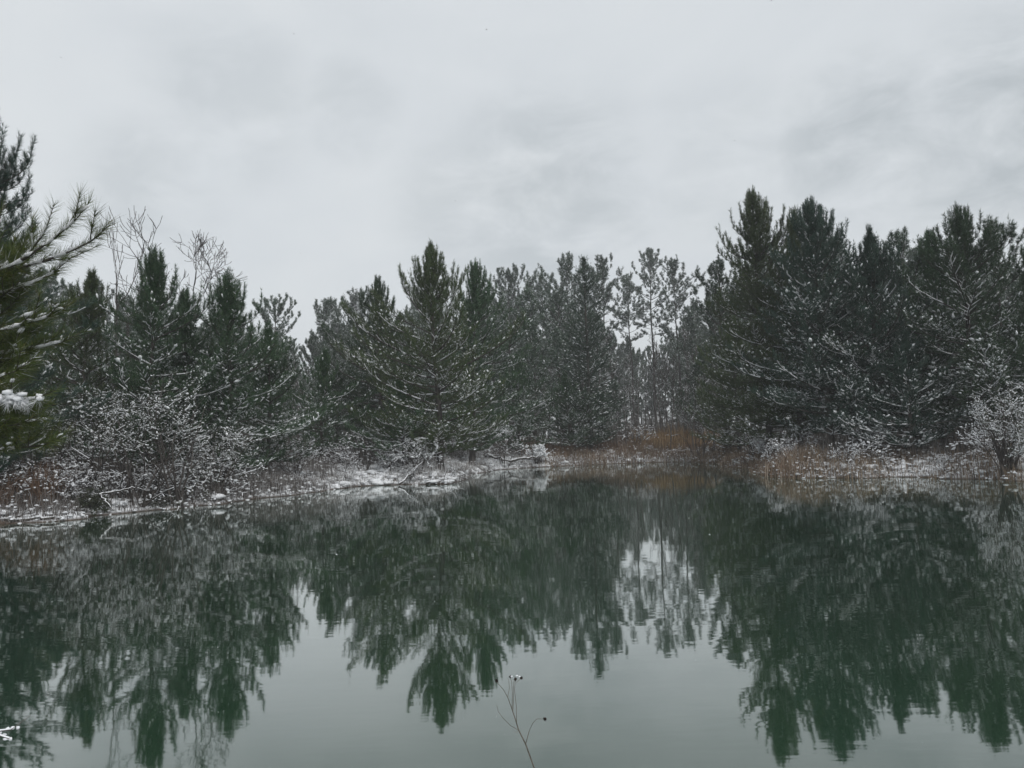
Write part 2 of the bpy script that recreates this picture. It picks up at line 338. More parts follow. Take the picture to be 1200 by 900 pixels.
# ------------------------------------------------------------------ tree builders (each returns {part name: mesh})
def young_pine(seed, H, R, zb=.06, snow=1.0, mat='needles', nk=22, nl=.175, w=.0165, dens=1.0, lead=.9, top=.5, whorl=.42, topr=.32, topel=46, tops=1, sides=4):
    """open-grown young pine: whorls of up-swept limbs, bottle-brush shoots, candle-like leaders"""
    rng = np.random.default_rng(seed); rnd = random.Random(seed)
    tg, cg, sg = Geo(), Geo(), Geo()
    lean = rng.normal(0, .024, 2); pa, pb, pc = rng.uniform(0, TAU, 3)
    if topel == 46: topel = 34 + (seed * 37) % 25
    if topr == .32: topr = .26 + ((seed * 53) % 20) / 100
    zs = np.linspace(-.25, H - lead * .8, 12)
    pts = [(lean[0] * z + .05 * math.sin(z * .8 + seed), lean[1] * z + .05 * math.cos(z * .6 + seed), z) for z in zs]
    r_base = .012 * H + .03
    column(tg, pts, [max(.012, r_base * (1 - i / 11.5) ** .8 * (1.35 if i == 0 else 1)) for i in range(12)], 8, rng)
    def tp(z):
        return np.array([lean[0] * z + .05 * math.sin(z * .8 + seed), lean[1] * z + .05 * math.cos(z * .6 + seed), z])
    segs, shoots, snowsegs = [], [], []
    z = zb * H + .2
    while z < H - lead * .6:
        t = (z - zb * H) / (H - zb * H)
        prof = min(1, .62 + 2.2 * t) * (1 - t ** 1.9) ** .8
        L0 = R * max(prof, topr if t < .93 else topr * .7)
        el0 = math.radians(3 + topel * t ** 1.5)
        nb = rnd.choice((4, 5, 5, 6)) if t < .7 else rnd.choice((6, 7))
        a0 = rnd.uniform(0, TAU)
        for bi in range(nb):
            az = a0 + bi * TAU / nb + rnd.uniform(-.3, .3)
            L = L0 * rnd.choice((.4, .75, .95, 1.0, 1.12, 1.32)) * (1 + .2 * math.sin(az + pa) + .2 * math.sin(2 * az + z * 1.6 + pb) + .12 * math.sin(z * 2.7 + pc))
            L = min(L, max(.22, (H - .45 - z) / (max(.25, math.sin(min(1.5, el0 + .45))) + .36)))
            if L < .2: continue
            el = el0 + rnd.uniform(-.14, .16)
            p = tp(z + rnd.uniform(-.12, .12)); n = max(3, int(L / .28)); st = L / n
            rb = .008 + .011 * L
            sn = rnd.random() < snow * (.52 - .34 * t)
            cur = dirv(az, el); az2 = az
            for i in range(n):
                u = (i + 1) / n
                az2 += rnd.uniform(-.1, .1)
                e = el + (.55 if t < .7 else .85) * u ** 2.4 + rnd.uniform(-.09, .09) - (.05 * math.sin(u * PI) if t < .6 else 0)
                cur = dirv(az2, e); q = p + cur * st
                ra, rb2 = rb * (1 - .8 * (i / n)), rb * (1 - .8 * u)
                segs.append((p, q, ra, rb2))
                if sn and rnd.random() < .6 and e < .8: snowsegs.append((p, q, ra, rb2))
                # needles on the limb itself, all along in the top whorls
                if u > (.55 if t < .72 else .25): shoots.append((p, cur, st * 1.25, t, e))
                if u > .18 and (t < .9):
                    for sd_ in (-1, 1):
                        if rnd.random() > .93 * dens: continue
                        tl = max(.2, min(.95, (.30 + .5 * (1 - u)) * L * rnd.uniform(.35, .62)))
                        ta = az2 + sd_ * rnd.uniform(.6, 1.15); te = e + rnd.uniform(-.05, .38)
                        d = dirv(ta, te); m_ = p + d * tl * .5
                        d2 = dirv(ta - sd_ * .25, te + .28); e_ = m_ + d2 * tl * .5
                        segs.append((p, m_, .008, .006)); segs.append((m_, e_, .006, .004))
                        if sn and rnd.random() < .5: snowsegs.append((p, m_, .008, .007))
                        shoots.append((p + d * tl * .3, d, tl * .35, t, te)); shoots.append((m_, d2, max(.26, tl * .6), t, te + .2))
                        if tl > .45:
                            for s2 in (-1, 1):
                                if rnd.random() < .7:
                                    d3 = dirv(ta + s2 * rnd.uniform(.5, .9), te + .25); l3 = rnd.uniform(.18, .34)
                                    segs.append((m_, m_ + d3 * l3, .005, .003)); shoots.append((m_ + d3 * .05, d3, l3, t, te))
                p = q
            tipd = dirv(az2, min(1.5, e + (.35 if t < .6 else .6)))
            tl = rnd.uniform(.3, .5) * (1 if t < .6 else 1.6)
            segs.append((p, p + tipd * tl, .006, .003)); shoots.append((p, tipd, tl, t, e))
            for k in range(2 if t < .55 else 3):
                d = dirv(az2 + rnd.uniform(-.9, .9), min(1.4, e + rnd.uniform(-.1, .7))); shoots.append((p, d, tl * rnd.uniform(.6, .95), t, e))
        z += whorl * rnd.uniform(.6, 1.4) * (1 if t < .75 else .8)
    tz = tp(H - lead)
    for k in range(tops + 5):
        if k < tops: d = unit(np.array([rnd.uniform(-.09, .09), rnd.uniform(-.09, .09), 1.])); l = lead * rnd.uniform(.92, 1)
        else: d = dirv(k * TAU / 5 + rnd.uniform(-.3, .3), rnd.uniform(.85, 1.2)); l = lead * rnd.uniform(.5, .85)
        b0 = tz + (np.array([rnd.uniform(-.25, .25), rnd.uniform(-.25, .25), 0]) if tops > 1 and k < tops else 0)
        segs.append((tz, b0 + d * l, .014, .005)); shoots.append((b0, d, l, 1.0, 1.3)); shoots.append((b0 + d * l * .45, d, l * .55, 1.0, 1.3))
    tubes(tg, segs, sides)
    P = np.array([s[0] for s in shoots]); D = np.array([s[1] for s in shoots]); Ls = np.array([s[2] for s in shoots]); T = np.array([s[3] for s in shoots]); E = np.array([s[4] for s in shoots])
    needles(cg, P, D, Ls, nk, nl, w, rng)
    hi = T > .66
    needles(cg, P[hi], D[hi], Ls[hi], 9, nl, w * 1.1, rng, (.6, 1.25))
    # snow: lumps held on the shoots, ribbons on the limbs, a dusting on some needles
    pr = snow * np.clip(.62 - .62 * T, .05, 1) * np.where(E > 1.0, .25, 1)
    pr = pr * np.clip(.9 + .9 * np.sin(P[:, 0] * 2.1 + seed) * np.sin(P[:, 1] * 2.3 + seed * .6) + .7 * np.sin(P[:, 2] * 2.9 + P[:, 0]), .12, 2.2)
    pick = rng.random(len(P)) < pr * .66
    c = P[pick] + D[pick] * (Ls[pick] * rng.uniform(.35, .95, pick.sum()))[:, None] + np.array([0, 0, .035])
    Dh = D[pick].copy(); Dh[:, 2] *= .6; k = rng.uniform(.45, 1.3, pick.sum()) ** 1.3 * np.where(rng.random(pick.sum()) < .06, 1.35, 1.0)
    clumps(sg, c, Dh, .080 * k, .042 * k, .028 * k, rng)
    if snowsegs: tubes(sg, [(a + np.array([0, 0, .012]), b_ + np.array([0, 0, .012]), r0 + .015, r1 + .013) for a, b_, r0, r1 in snowsegs], 4, 0, 1, .45, rng, .7)
    dz = rng.random(len(P)) < pr * .5
    needles(sg, P[dz] + [0, 0, .02], D[dz], Ls[dz], 4, nl * .9, w * 1.25, rng, (.3, .9))
    return {'trunk': tg.mesh('trunk', M['bark']), 'crown': cg.mesh('crown', M[mat]), 'snow': sg.mesh('snow', M['snow'], True)}

def tall_pine(seed, H, R, zb=.5, nk=26, nl=.22, w=.021, dens=1.15, snow=.5, mat='farneedles', stubs=True, gap=.55, tuft=1.0):
    """taller pine with a bare lower stem and an open crown of pom-pom needle tufts"""
    rng = np.random.default_rng(seed); rnd = random.Random(seed)
    tg, cg, sg = Geo(), Geo(), Geo()
    k1, k2 = rnd.uniform(-.02, .02), rnd.uniform(-.02, .02); ph = rnd.uniform(0, 6)
    def tp(z): return np.array([k1 * z + .10 * math.sin(z * .45 + ph), k2 * z + .10 * math.cos(z * .4 + ph), z])
    zs = np.linspace(-.25, H - .2, 14); rb0 = .0085 * H + .03
    column(tg, [tp(z) for z in zs], [max(.014, rb0 * (1 - .93 * i / 13) * (1.3 if i == 0 else 1)) for i in range(14)], 8, rng)
    segs, shoots, snowsegs = [], [], []
    z = zb * H
    def puff(p, d, t):
        for k in range(rnd.choice((2, 2, 3, 4))):
            dd = unit(d + rng.normal(0, .45, 3) + [0, 0, .25]); l = rnd.uniform(.10, .26) * tuft; shoots.append((p, dd, l, t))
    if stubs:
        zz = H * .18
        while zz < zb * H:
            az = rnd.uniform(0, TAU); l = rnd.uniform(.25, 1.1) * (R / 2); p = tp(zz); d = dirv(az, rnd.uniform(-.25, .35)); q = p + d * l * .6
            q2 = q + dirv(az + rnd.uniform(-.5, .5), rnd.uniform(-.3, .5)) * l * .4
            segs += [(p, q, .018, .011), (q, q2, .011, .005)]
            if rnd.random() < .4 * snow / .35: snowsegs.append((p, q, .016, .012))
            zz += rnd.uniform(.25, .8)
    while z < H - .25:
        t = (z - zb * H) / (H * (1 - zb))
        prof = (math.sin(PI * min(1, .22 + .60 * t)) if t < .55 else math.sin(PI * .55) * (1 - ((t - .55) / .45) ** 1.7) + .12)
        for bi in range(rnd.choice((2, 3, 3, 4))):
            az = rnd.uniform(0, TAU); L = R * prof * rnd.choice((.45, .7, .9, 1.05, 1.25))
            if L < .2: L = .2
            el = -.08 + 1.0 * t + rnd.uniform(-.2, .25); p = tp(z + rnd.uniform(-.15, .15)); n = max(2, int(L / (.38 * tuft))); st = L / n
            for i in range(n):
                u = (i + 1) / n; az += rnd.uniform(-.22, .22); e = el + .45 * u * u + rnd.uniform(-.15, .15); cur = dirv(az, e); q = p + cur * st
                r0_ = .010 + .012 * L * (1 - i / n)
                segs.append((p, q, r0_, r0_ * .8))
                if rnd.random() < snow * .5: snowsegs.append((p, q, r0_, r0_ * .8))
                if u > .25 or t > .8:
                    for s_ in (-1, 1):
                        if rnd.random() < .78 * dens:
                            d = dirv(az + s_ * rnd.uniform(.5, 1.2), e + rnd.uniform(-.1, .6)); l = rnd.uniform(.2, .55) * tuft; x = q + d * l
                            segs.append((q, x, .009, .005)); puff(x - d * .08, d, t)
                            if l > .38: puff(q + d * l * .45, d, t)
                p = q
            puff(p, cur, t); puff(p, cur, t)
        z += gap * rnd.uniform(.55, 1.3) * (1 - .35 * t)
    for k in range(5): puff(tp(H - .3), dirv(rnd.uniform(0, 6), 1.1), 1.)
    shoots.append((tp(H - .35), np.array([0, 0, 1.]), .4, 1.))
    tubes(tg, segs, 4)
    P = np.array([s[0] for s in shoots]); D = np.array([s[1] for s in shoots]); Ls = np.array([s[2] for s in shoots]); T = np.array([s[3] for s in shoots])
    needles(cg, P, D, Ls, nk, nl, w, rng, (.35, 1.5))
    pick = rng.random(len(P)) < snow * .42 * (1.1 - .6 * T); k = rng.uniform(.5, 1.3, pick.sum())
    clumps(sg, P[pick] + D[pick] * (Ls[pick] * .6)[:, None] + [0, 0, .05], D[pick] * [1, 1, .4], .11 * k * tuft, .07 * k * tuft, .035 * k * tuft, rng)
    if snowsegs: tubes(sg, [(a + np.array([0, 0, .014]), b_ + np.array([0, 0, .014]), r0 + .010, r1 + .009) for a, b_, r0, r1 in snowsegs], 4, 0, 1, .4, rng, .7)
    dz = rng.random(len(P)) < snow * .9
    needles(sg, P[dz] + [0, 0, .02], D[dz], Ls[dz], 5, nl * .9, w, rng, (.3, 1.2))
    return {'trunk': tg.mesh('trunk', M['bark']), 'crown': cg.mesh('crown', M[mat]), 'snow': sg.mesh('snow', M['snow'], True)}

def cedar(seed, H, R, snow=.4, zb=.03, w=.02, nl=.14, nk=12):
    """dense narrow cone of fine sprays"""
    rng = np.random.default_rng(seed); rnd = random.Random(seed)
    tg, cg, sg = Geo(), Geo(), Geo()
    zs = np.linspace(-.25, H - .1, 10)
    column(tg, [(0.03 * math.sin(z), .03 * math.cos(z), z) for z in zs], [max(.012, (.011 * H + .03) * (1 - i / 9.3)) for i in range(10)], 8, rng)
    segs, shoots, snowsegs = [], [], []
    z = zb * H
    while z < H - .15:
        t = (z - zb * H) / (H * (1 - zb)); L0 = R * (1 - t) ** .72 * min(1, .6 + 3 * t)
        for bi in range(rnd.choice((4, 5, 6))):
            az = rnd.uniform(0, TAU); L = max(.18, L0 * rnd.choice((.65, .85, 1, 1.1, 1.2))); el = .10 + .42 * t + rnd.uniform(-.15, .2)
            n = max(2, int(L / .3)); st = L / n; p = np.array([0, 0, z + rnd.uniform(-.1, .1)]); sn = rnd.random() < snow * (.9 - .7 * t)
            for i in range(n):
                u = (i + 1) / n; e = el + .3 * u + rnd.uniform(-.1, .1); az += rnd.uniform(-.08, .08); cur = dirv(az, e); q = p + cur * st
                segs.append((p, q, .006 + .010 * L * (1 - i / n), .005 + .010 * L * (1 - u)))
                if sn and rnd.random() < .7: snowsegs.append((p, q, .012, .012))
                if u > .3:
                    shoots.append((p, cur, st * 1.1, t))
                    for s_ in (-1, 1):
                        d = dirv(az + s_ * rnd.uniform(.5, 1.0), e + rnd.uniform(-.1, .35)); l = rnd.uniform(.2, .5) * min(1, L); shoots.append((p, d, l, t))
                        segs.append((p, p + d * l, .006, .003))
                p = q
            shoots.append((p, dirv(az, e + .4), .3, t))
        z += .26 * rnd.uniform(.6, 1.4)
    shoots.append((np.array([0, 0, H - .6]), np.array([0, 0, 1.]), .6, 1.))
    tubes(tg, segs, 3)
    P = np.array([s[0] for s in shoots]); D = np.array([s[1] for s in shoots]); Ls = np.array([s[2] for s in shoots]); T = np.array([s[3] for s in shoots])
    needles(cg, P, D, Ls, nk, nl, w, rng, (.4, 1.1))
    pick = rng.random(len(P)) < snow * .38 * np.clip(1.1 - 1.5 * T, .04, 1); k = rng.uniform(.5, 1.3, pick.sum())
    clumps(sg, P[pick] + D[pick] * (Ls[pick] * .7)[:, None] + [0, 0, .04], D[pick] * [1, 1, .5], .13 * k, .055 * k, .035 * k, rng)
    if snowsegs: tubes(sg, [(a + np.array([0, 0, .012]), b_ + np.array([0, 0, .012]), r0 + .01, r1 + .01) for a, b_, r0, r1 in snowsegs], 4, 0, 1, .4, rng, .7)
    return {'trunk': tg.mesh('trunk', M['bark']), 'crown': cg.mesh('crown', M['cedar']), 'snow': sg.mesh('snow', M['snow'], True)}

def grow(segs, rnd, p, d, L, r, depth, spread=.6, up=.12, wig=.18, kids=(2, 3), nseg=4, shrink=(.5, .78), nodes=None):
    n = nseg; st = L / n
    for i in range(n):
        d = unit(d + np.array([rnd.gauss(0, wig), rnd.gauss(0, wig), rnd.gauss(0, wig) + up])); q = p + d * st
        ra, rb = r * (1 - .55 * i / n), r * (1 - .55 * (i + 1) / n)
        segs.append((p, q, ra, rb, depth)); p = q
        if depth > 0 and i >= 1:
            for k in range(rnd.choice(kids) if i == n - 1 else rnd.choice((0, 1, 1))):
                ax = unit(np.cross(d, np.array([rnd.gauss(0, 1), rnd.gauss(0, 1), rnd.gauss(0, 1)])))
                grow(segs, rnd, p, rot_axis(d, ax, spread * rnd.uniform(.6, 1.35)), L * rnd.uniform(*shrink), rb * .72, depth - 1, spread, up, wig, kids, nseg, shrink, nodes)
    if nodes is not None: nodes.append((p, d))

def bare_tree(seed, H, depth=3, spread=.55, snow=.35, r=None, kids=(2, 3), wig=.16, up=.14, clear=.4, rmin=.009):
    rng = np.random.default_rng(seed); rnd = random.Random(seed); segs = []; tg, sg = Geo(), Geo()
    r = r or .0075 * H + .02
    p = np.array([0, 0, -.2]); d = np.array([0, 0, 1.]); n = 10; st = (H * .62 + .2) / n
    for i in range(n):
        d = unit(d + np.array([rnd.gauss(0, .07), rnd.gauss(0, .07), .25])); q = p + d * st
        ra, rb = r * (1 - .6 * i / n), r * (1 - .6 * (i + 1) / n); segs.append((p, q, ra, rb, 9)); p = q
        if (i + 1) / n > clear and i < n - 1:
            for k in range(rnd.choice((0, 1, 1, 2))):
                grow(segs, rnd, p, dirv(rnd.uniform(0, TAU), rnd.uniform(.35, .95)), H * rnd.uniform(.08, .16), rb * .5, depth - 1, spread, up, wig, kids)
    for k in range(rnd.choice(kids)):
        grow(segs, rnd, p, unit(d + rng.normal(0, .35, 3)), H * rnd.uniform(.10, .16), rb * .75, depth - 1, spread, up, wig, kids)
    tr = [s for s in segs if s[4] == 9]
    column(tg, [s[0] for s in tr] + [tr[-1][1]], [s[2] for s in tr] + [tr[-1][3]], 7, rng)
    fine = [(a, b_, max(x, rmin), max(y, rmin * .8)) for a, b_, x, y, _ in segs if _ != 9]
    tg2 = Geo(); tubes(tg2, fine, 4)
    sn = [(a + np.array([0, 0, x * .7]), b_ + np.array([0, 0, y * .7]), x * .7 + .006, y * .7 + .006) for a, b_, x, y in fine if rnd.random() < snow and abs(unit(b_ - a)[2]) < .8]
    out = {'trunk': tg.mesh('trunk', M['greybark']), 'crown': tg2.mesh('crown', M['twig'])}
    if sn: tubes(sg, sn, 4, 0, 1, .4, rng, .7); out['snow'] = sg.mesh('snow', M['snow'], True)
    return out

def shrub(seed, H, W, stems=14, depth=3, snow=.6, lumps=.5, leaves=0, spread=.7, up=.02, lump=.05, rmin=.004, arch=.0, mat='twig', wig=.2, kids=(1, 2)):
    rng = np.random.default_rng(seed); rnd = random.Random(seed); segs, nodes = [], []
    for k in range(stems):
        az = rnd.uniform(0, TAU); el = math.atan2(H, W * rnd.uniform(.1, 1.0)); d = dirv(az, el)
        p = np.array([math.cos(az), math.sin(az), 0]) * rnd.uniform(0, .22 * W) + [0, 0, -.15]
        grow(segs, rnd, p, d, math.hypot(H, W * .5) * rnd.uniform(.45, .85), .012 + .006 * H, depth, spread, up - arch, wig, kids, nodes=nodes)
    tg, sg, lg = Geo(), Geo(), Geo()
    zmax = H * 1.05
    fine = [(a, b_, max(x, rmin), max(y, rmin * .8)) for a, b_, x, y, _ in segs if b_[2] < zmax and b_[2] > -.3 and math.hypot(b_[0], b_[1]) < W * 1.15 * (1 - .35 * max(0, b_[2]) / H) + .1]
    tubes(tg, fine, 4)
    sn = [(a + np.array([0, 0, x * .7]), b_ + np.array([0, 0, y * .7]), x * .7 + .008, y * .7 + .007) for a, b_, x, y in fine if rnd.random() < snow * .8 and abs(unit(b_ - a)[2]) < .6]
    if sn: tubes(sg, sn, 4, 0, 1, .45, rng, .75)
    ends = np.array([b_ for a, b_, x, y in fine if x < .014]); dd = np.array([b_ - a for a, b_, x, y in fine if x < .014])
    if lumps and len(ends):
        pk = rng.random(len(ends)) < lumps * 1.2; k = rng.uniform(.25, .95, pk.sum()) * np.where(rng.random(pk.sum()) < .07, 2.0, 1)
        clumps(sg, ends[pk] + [0, 0, .015], dd[pk] * [1, 1, .4], lump * 1.25 * k, lump * .8 * k, lump * .55 * k, rng)
    out = {'stems': tg.mesh('stems', M[mat])}
    if leaves:
        needles(lg, ends, dd, np.full(len(ends), .14), leaves, .075, .035, rng, (.5, 1.3)); out['foliage'] = lg.mesh('foliage', M['leaf'])
        dq = rng.random(len(ends)) < snow * .75; needles(sg, ends[dq] + [0, 0, .015], dd[dq] * [1, 1, .5], np.full(dq.sum(), .13), 2, .075, .034, rng, (.5, 1.3))
    if sg.n: out['snow'] = sg.mesh('snow', M['snow'], True)
    return out

# ------------------------------------------------------------------ placing plants
KEEP = []
def put(name, parts, H, label, cat, px, py, d, group=None, rz=0, wide=1.0, clear=.9):
    """stand a plant where its top shows at px,py in the photograph, d metres from the viewer"""
    p = spot(px, py, d)
    while float(sdf(p[0], p[1])[0]) < clear: d += .5; p = spot(px, py, d)
    z0 = gz(p[0], p[1]); s = (p[2] - z0) / H
    o = empty(name, (p[0], p[1], z0), label, cat, group, rz, (s * wide, s * wide, s))
    for k, me in parts.items(): part(k, me, o)
    KEEP.append((p[0], p[1])); return o

def top_of(parts):
    me = parts['crown']; a = np.empty(len(me.vertices) * 3, np.float32); me.vertices.foreach_get('co', a); return float(a[2::3].max())

def need_h(px, py, d):
    p = spot(px, py, d); return p[2] - gz(p[0], p[1])

PINE = 'pines along the shore'
seed0 = [100]
def yp(label, px, py, d, wpx, name='young_pine', **kw):
    seed0[0] += 1; sd_ = kw.pop('seed', seed0[0])
    H = need_h(px, py, d); R = wpx * .5 * d / F
    parts = young_pine(sd_, H, R, **kw); Ht = top_of(parts)
    put(name, parts, Ht, label, 'pine', px, py, d, PINE, wide=Ht / H)
def tpn(label, px, py, d, wpx, far=0, **kw):
    seed0[0] += 1
    if far: kw.update(gap=.85, nl=.32, w=.04, nk=20, tuft=1.7)
    H = need_h(px, py, d); R = wpx * .5 * d / F
    parts = tall_pine(seed0[0], H, R, **kw)
    put('tall_pine', parts, top_of(parts), label, 'pine', px, py, d, PINE)

# left bank
yp('tallest pine at the left edge, its crown cut by the frame', -4, 106, 20, 230, snow=.8, nk=34, nl=.18, w=.013, whorl=.28, lead=.6, topel=36, topr=.5, mat='needles_blue')
yp('dark snowy pine between the overhanging branch and the pointed pine', 96, 306, 30, 150, snow=1.2, lead=.7, topr=.4, mat='needles_olive')
yp('pointed pine below the crooked bare treetops on the left bank', 176, 286, 29, 165, snow=1.1, lead=1.0)
yp('short bushy pine filling in right of the pointed left pine', 212, 330, 30.5, 110, snow=1.2, lead=.6, topr=.5, topel=54)
yp('forked pine with two tall candle tops on the left bank', 266, 309, 30.5, 165, snow=1.15, lead=1.05, tops=2)
yp('small pine with drooping snowy limbs right of the forked pine', 312, 372, 34, 120, snow=1.2, lead=.6)
tpn('small round topped pine standing just behind the forked pine', 324, 341, 80, 70, zb=.35)
yp('low pine reaching over the snowy bank left of centre', 372, 402, 40, 120, snow=1.1, lead=.5)
# centre
tpn('clumpy open topped pine right of the notch in the treeline', 386, 346, 110, 62, zb=.4, far=1)
tpn('round headed pine directly left of the dark twin tipped pine', 414, 336, 118, 75, zb=.38, far=1)
yp('dark dense pine with a feathery tip left of the big central pine', 444, 320, 50, 140, snow=.55, lead=.7, topr=.42, topel=38)
yp('tall pointed central pine with bare snowy lower limbs at the bank', 511, 276, 39.5, 205, snow=.95, lead=.75, tops=3, topr=.40, mat='needles_olive')
yp('narrow pine touching the right side of the big central pine', 547, 300, 44, 115, snow=.7, lead=.7)
yp('small thin snow speckled pine low in front of the bank at centre', 470, 430, 40, 120, snow=1.25, lead=.4)
tpn('broad round crowned pine behind the centre of the pond', 592, 310, 112, 95, zb=.35, far=1)
tpn('hazy flat topped pine right of the broad round crowned pine', 632, 318, 125, 85, zb=.4, far=1)
yp('short snow laden pine under the hazy flat topped pine', 606, 410, 57, 95, snow=1.25, lead=.5)
tpn('tall clumpy pine showing left above the dark cone tree', 662, 294, 105, 85, zb=.42, far=1)
tpn('tall clumpy pine showing right above the dark cone tree', 702, 297, 108, 75, zb=.42, far=1)
H = need_h(684, 300, 60)
put('cone_tree', cedar(71, H, 62 * .5 * 60 / F * 1.75, snow=.45, w=.026, nl=.17), H, 'dark dense cone shaped evergreen right of the pond centre', 'evergreen tree', 684, 300, 60, PINE)
yp('short pine with white snowy limbs in front of the dark cone tree', 664, 432, 59, 105, snow=1.5, lead=.4)
tpn('slim leftmost pine of the tall thin trio in the gap', 737, 318, 130, 46, zb=.62, far=1)
tpn('tallest pine of the thin bare stemmed trio in the gap', 760, 288, 125, 60, zb=.56, far=1)
tpn('rightmost pine of the thin bare stemmed trio in the gap', 791, 300, 120, 60, zb=.56, far=1)
# right bank
tpn('clumpy pine at the left shoulder of the big right hand group', 838, 296, 60, 90, zb=.22, snow=.3, dens=1.1)
yp('pine with the highest candle topped crown on the right bank', 888, 214, 38, 165, snow=.6, lead=.9, tops=3, zb=.1, topr=.30, topel=40, mat='needles_olive', seed=211)
yp('olive low pine skirting the left foot of the right hand group', 858, 366, 40, 120, snow=.5, lead=.6, mat='needles_olive')
yp('dense broad dark pine crowned with many candles on the right bank', 958, 220, 37, 190, snow=1.0, lead=.8, tops=3, topr=.45, topel=40, mat='needles_blue', whorl=.34, seed=231)
yp('lower snow speckled pine between the dense pine and the spiky pine', 1012, 262, 36, 150, snow=1.25, lead=.6, topr=.6, topel=56, mat='needles_blue')
yp('pine filling the notch between the two highest right bank pines', 924, 242, 41, 130, snow=.7, lead=.7, topr=.4, mat='needles_olive')
yp('pine just left of the spiky topped pine and lower than it', 1090, 262, 38, 130, snow=1.0, lead=.7, topr=.45)
tpn('round topped pine left of the spiky pine on the right bank', 1058, 264, 40, 110, zb=.22, snow=.6, dens=1.1)
yp('spiky topped pine with long bare snowy limbs on the right bank', 1122, 235, 34, 190, snow=1.4, lead=.95, tops=1, topr=.28, topel=36, seed=223)
tpn('clumpy round topped pine right of the spiky pine', 1162, 254, 39, 100, zb=.25, snow=.6)
yp('snow speckled pine standing at the right edge of the frame', 1204, 262, 32, 150, snow=1.3, lead=.7)
yp('short dark pine low between the two big right bank pines', 1060, 380, 33.5, 130, snow=1.4, lead=.5, mat='needles_blue')
H = need_h(848, 455, 44)
put('small_cedar', cedar(72, H, 1.0, snow=.8), H, 'small dark cedar at the left foot of the right hand pines', 'cedar', 848, 455, 44)

# bare trees over the left bank
def bt(label, px, py, d, **kw):
    seed0[0] += 1; H = need_h(px, py, d)
    parts = bare_tree(seed0[0], H, **kw)
    put('bare_tree', parts, top_of(parts), label, 'bare tree', px, py, d, 'leafless trees')
bt('fine twigged leafless sapling between the overhanging branch and crooked tree', 146, 262, 33, depth=3, spread=.3, snow=.15, up=.3, wig=.08, clear=.5)
bt('crooked leafless tree with a hooked tip on the left bank', 168, 250, 32, depth=3, spread=.8, snow=.2, wig=.2, clear=.75, r=.08)
bt('leafless tree with a fan of twigs leaning right on the left bank', 214, 268, 31.5, depth=4, spread=.7, snow=.2, wig=.2, clear=.8, r=.08)
# frosted hardwood saplings in the gap and along the wood's edge
sap = [bare_tree(401, 8, 4, .5, .55, rmin=.008), bare_tree(402, 8, 4, .6, .55, rmin=.008), bare_tree(403, 8, 4, .45, .5, rmin=.008, up=.22)]
rnd = random.Random(5)
for i, (px, py, d) in enumerate([(722, 372, 72), (745, 402, 63), (770, 385, 66), (800, 372, 70), (818, 398, 60), (832, 420, 56), (640, 420, 62), (618, 450, 60), (560, 430, 56), (395, 430, 50), (350, 400, 48), (782, 430, 60), (808, 440, 58), (730, 440, 60)]):
    put('bare_sapling', sap[i % 3], 8, 'slender frosted leafless sapling among the pines at the edge of the wood', 'sapling', px, py, d, 'frosted saplings', rz=rnd.uniform(0, 6))

# ------------------------------------------------------------------ pines of the wood behind
sky_x = [-200, 0, 60, 110, 200, 265, 330, 356, 400, 500, 560, 640, 700, 730, 800, 850, 900, 960, 1020, 1100, 1200, 1400]
sky_y = [240, 260, 315, 318, 335, 350, 372, 392, 362, 335, 338, 335, 325, 385, 372, 315, 275, 265, 285, 285, 280, 270]
protos = [(tall_pine(501, 14, 2.0, .28, nk=22, w=.03, dens=1.2), 14), (tall_pine(502, 14, 2.3, .25, nk=22, w=.03), 14), (tall_pine(503, 14, 2.2, .15, nk=22, w=.03, dens=1.2), 14),
          (young_pine(504, 12, 2.4, nk=16, w=.024, snow=.8, whorl=.55), 12), (young_pine(505, 12, 2.7, nk=16, w=.024, snow=.7, whorl=.6), 12)]
rnd = random.Random(11); cand = []
for yy in np.arange(30, 84, 4.4):
    for xx in np.arange(-60, 61, 4.4):
        cand.append((xx + rnd.uniform(-1.7, 1.7), yy + rnd.uniform(-1.7, 1.7)))
for yy in np.arange(88, 165, 8.5):
    for xx in np.arange(-112, 113, 7.5):
        cand.append((xx + rnd.uniform(-3, 3), yy + rnd.uniform(-3, 3)))
cand = np.array(cand); sdc = sdf(cand[:, 0], cand[:, 1])
nb = 0
for (x, y), s_ in zip(cand, sdc):
    px, py = to_px((x, y, 2))
    if s_ < 6 or s_ > 105 or px < -60 or px > 1260 or min(math.hypot(x - a, y - b_) for a, b_ in KEEP) < 2.0: continue
    if 725 < px < 815 and y < 74: continue
    if 705 < px < 812 and y > 86: continue
    py = np.interp(px, sky_x, sky_y) + (rnd.uniform(48, 120) if y < 86 else rnd.uniform(10, 62))
    h = spot(px, py, y)[2] - gz(x, y)
    if h < 4: continue
    k = rnd.choice((0, 1, 2, 3, 4, 0, 1, 2)) if y > 48 else rnd.choice((3, 4, 3, 4, 2))
    parts, H0 = protos[k]; s = h / H0; z0 = gz(x, y); nb += 1
    o = empty('woodland_pine', (x, y, z0), 'pine of the wood half hidden behind the shoreline pines', 'pine', 'pines of the wood behind the pond', rnd.uniform(0, 6), (max(min(s, 1.7), .62), max(min(s, 1.7), .62), s))
    for kk, me in parts.items(): part(kk, me, o)
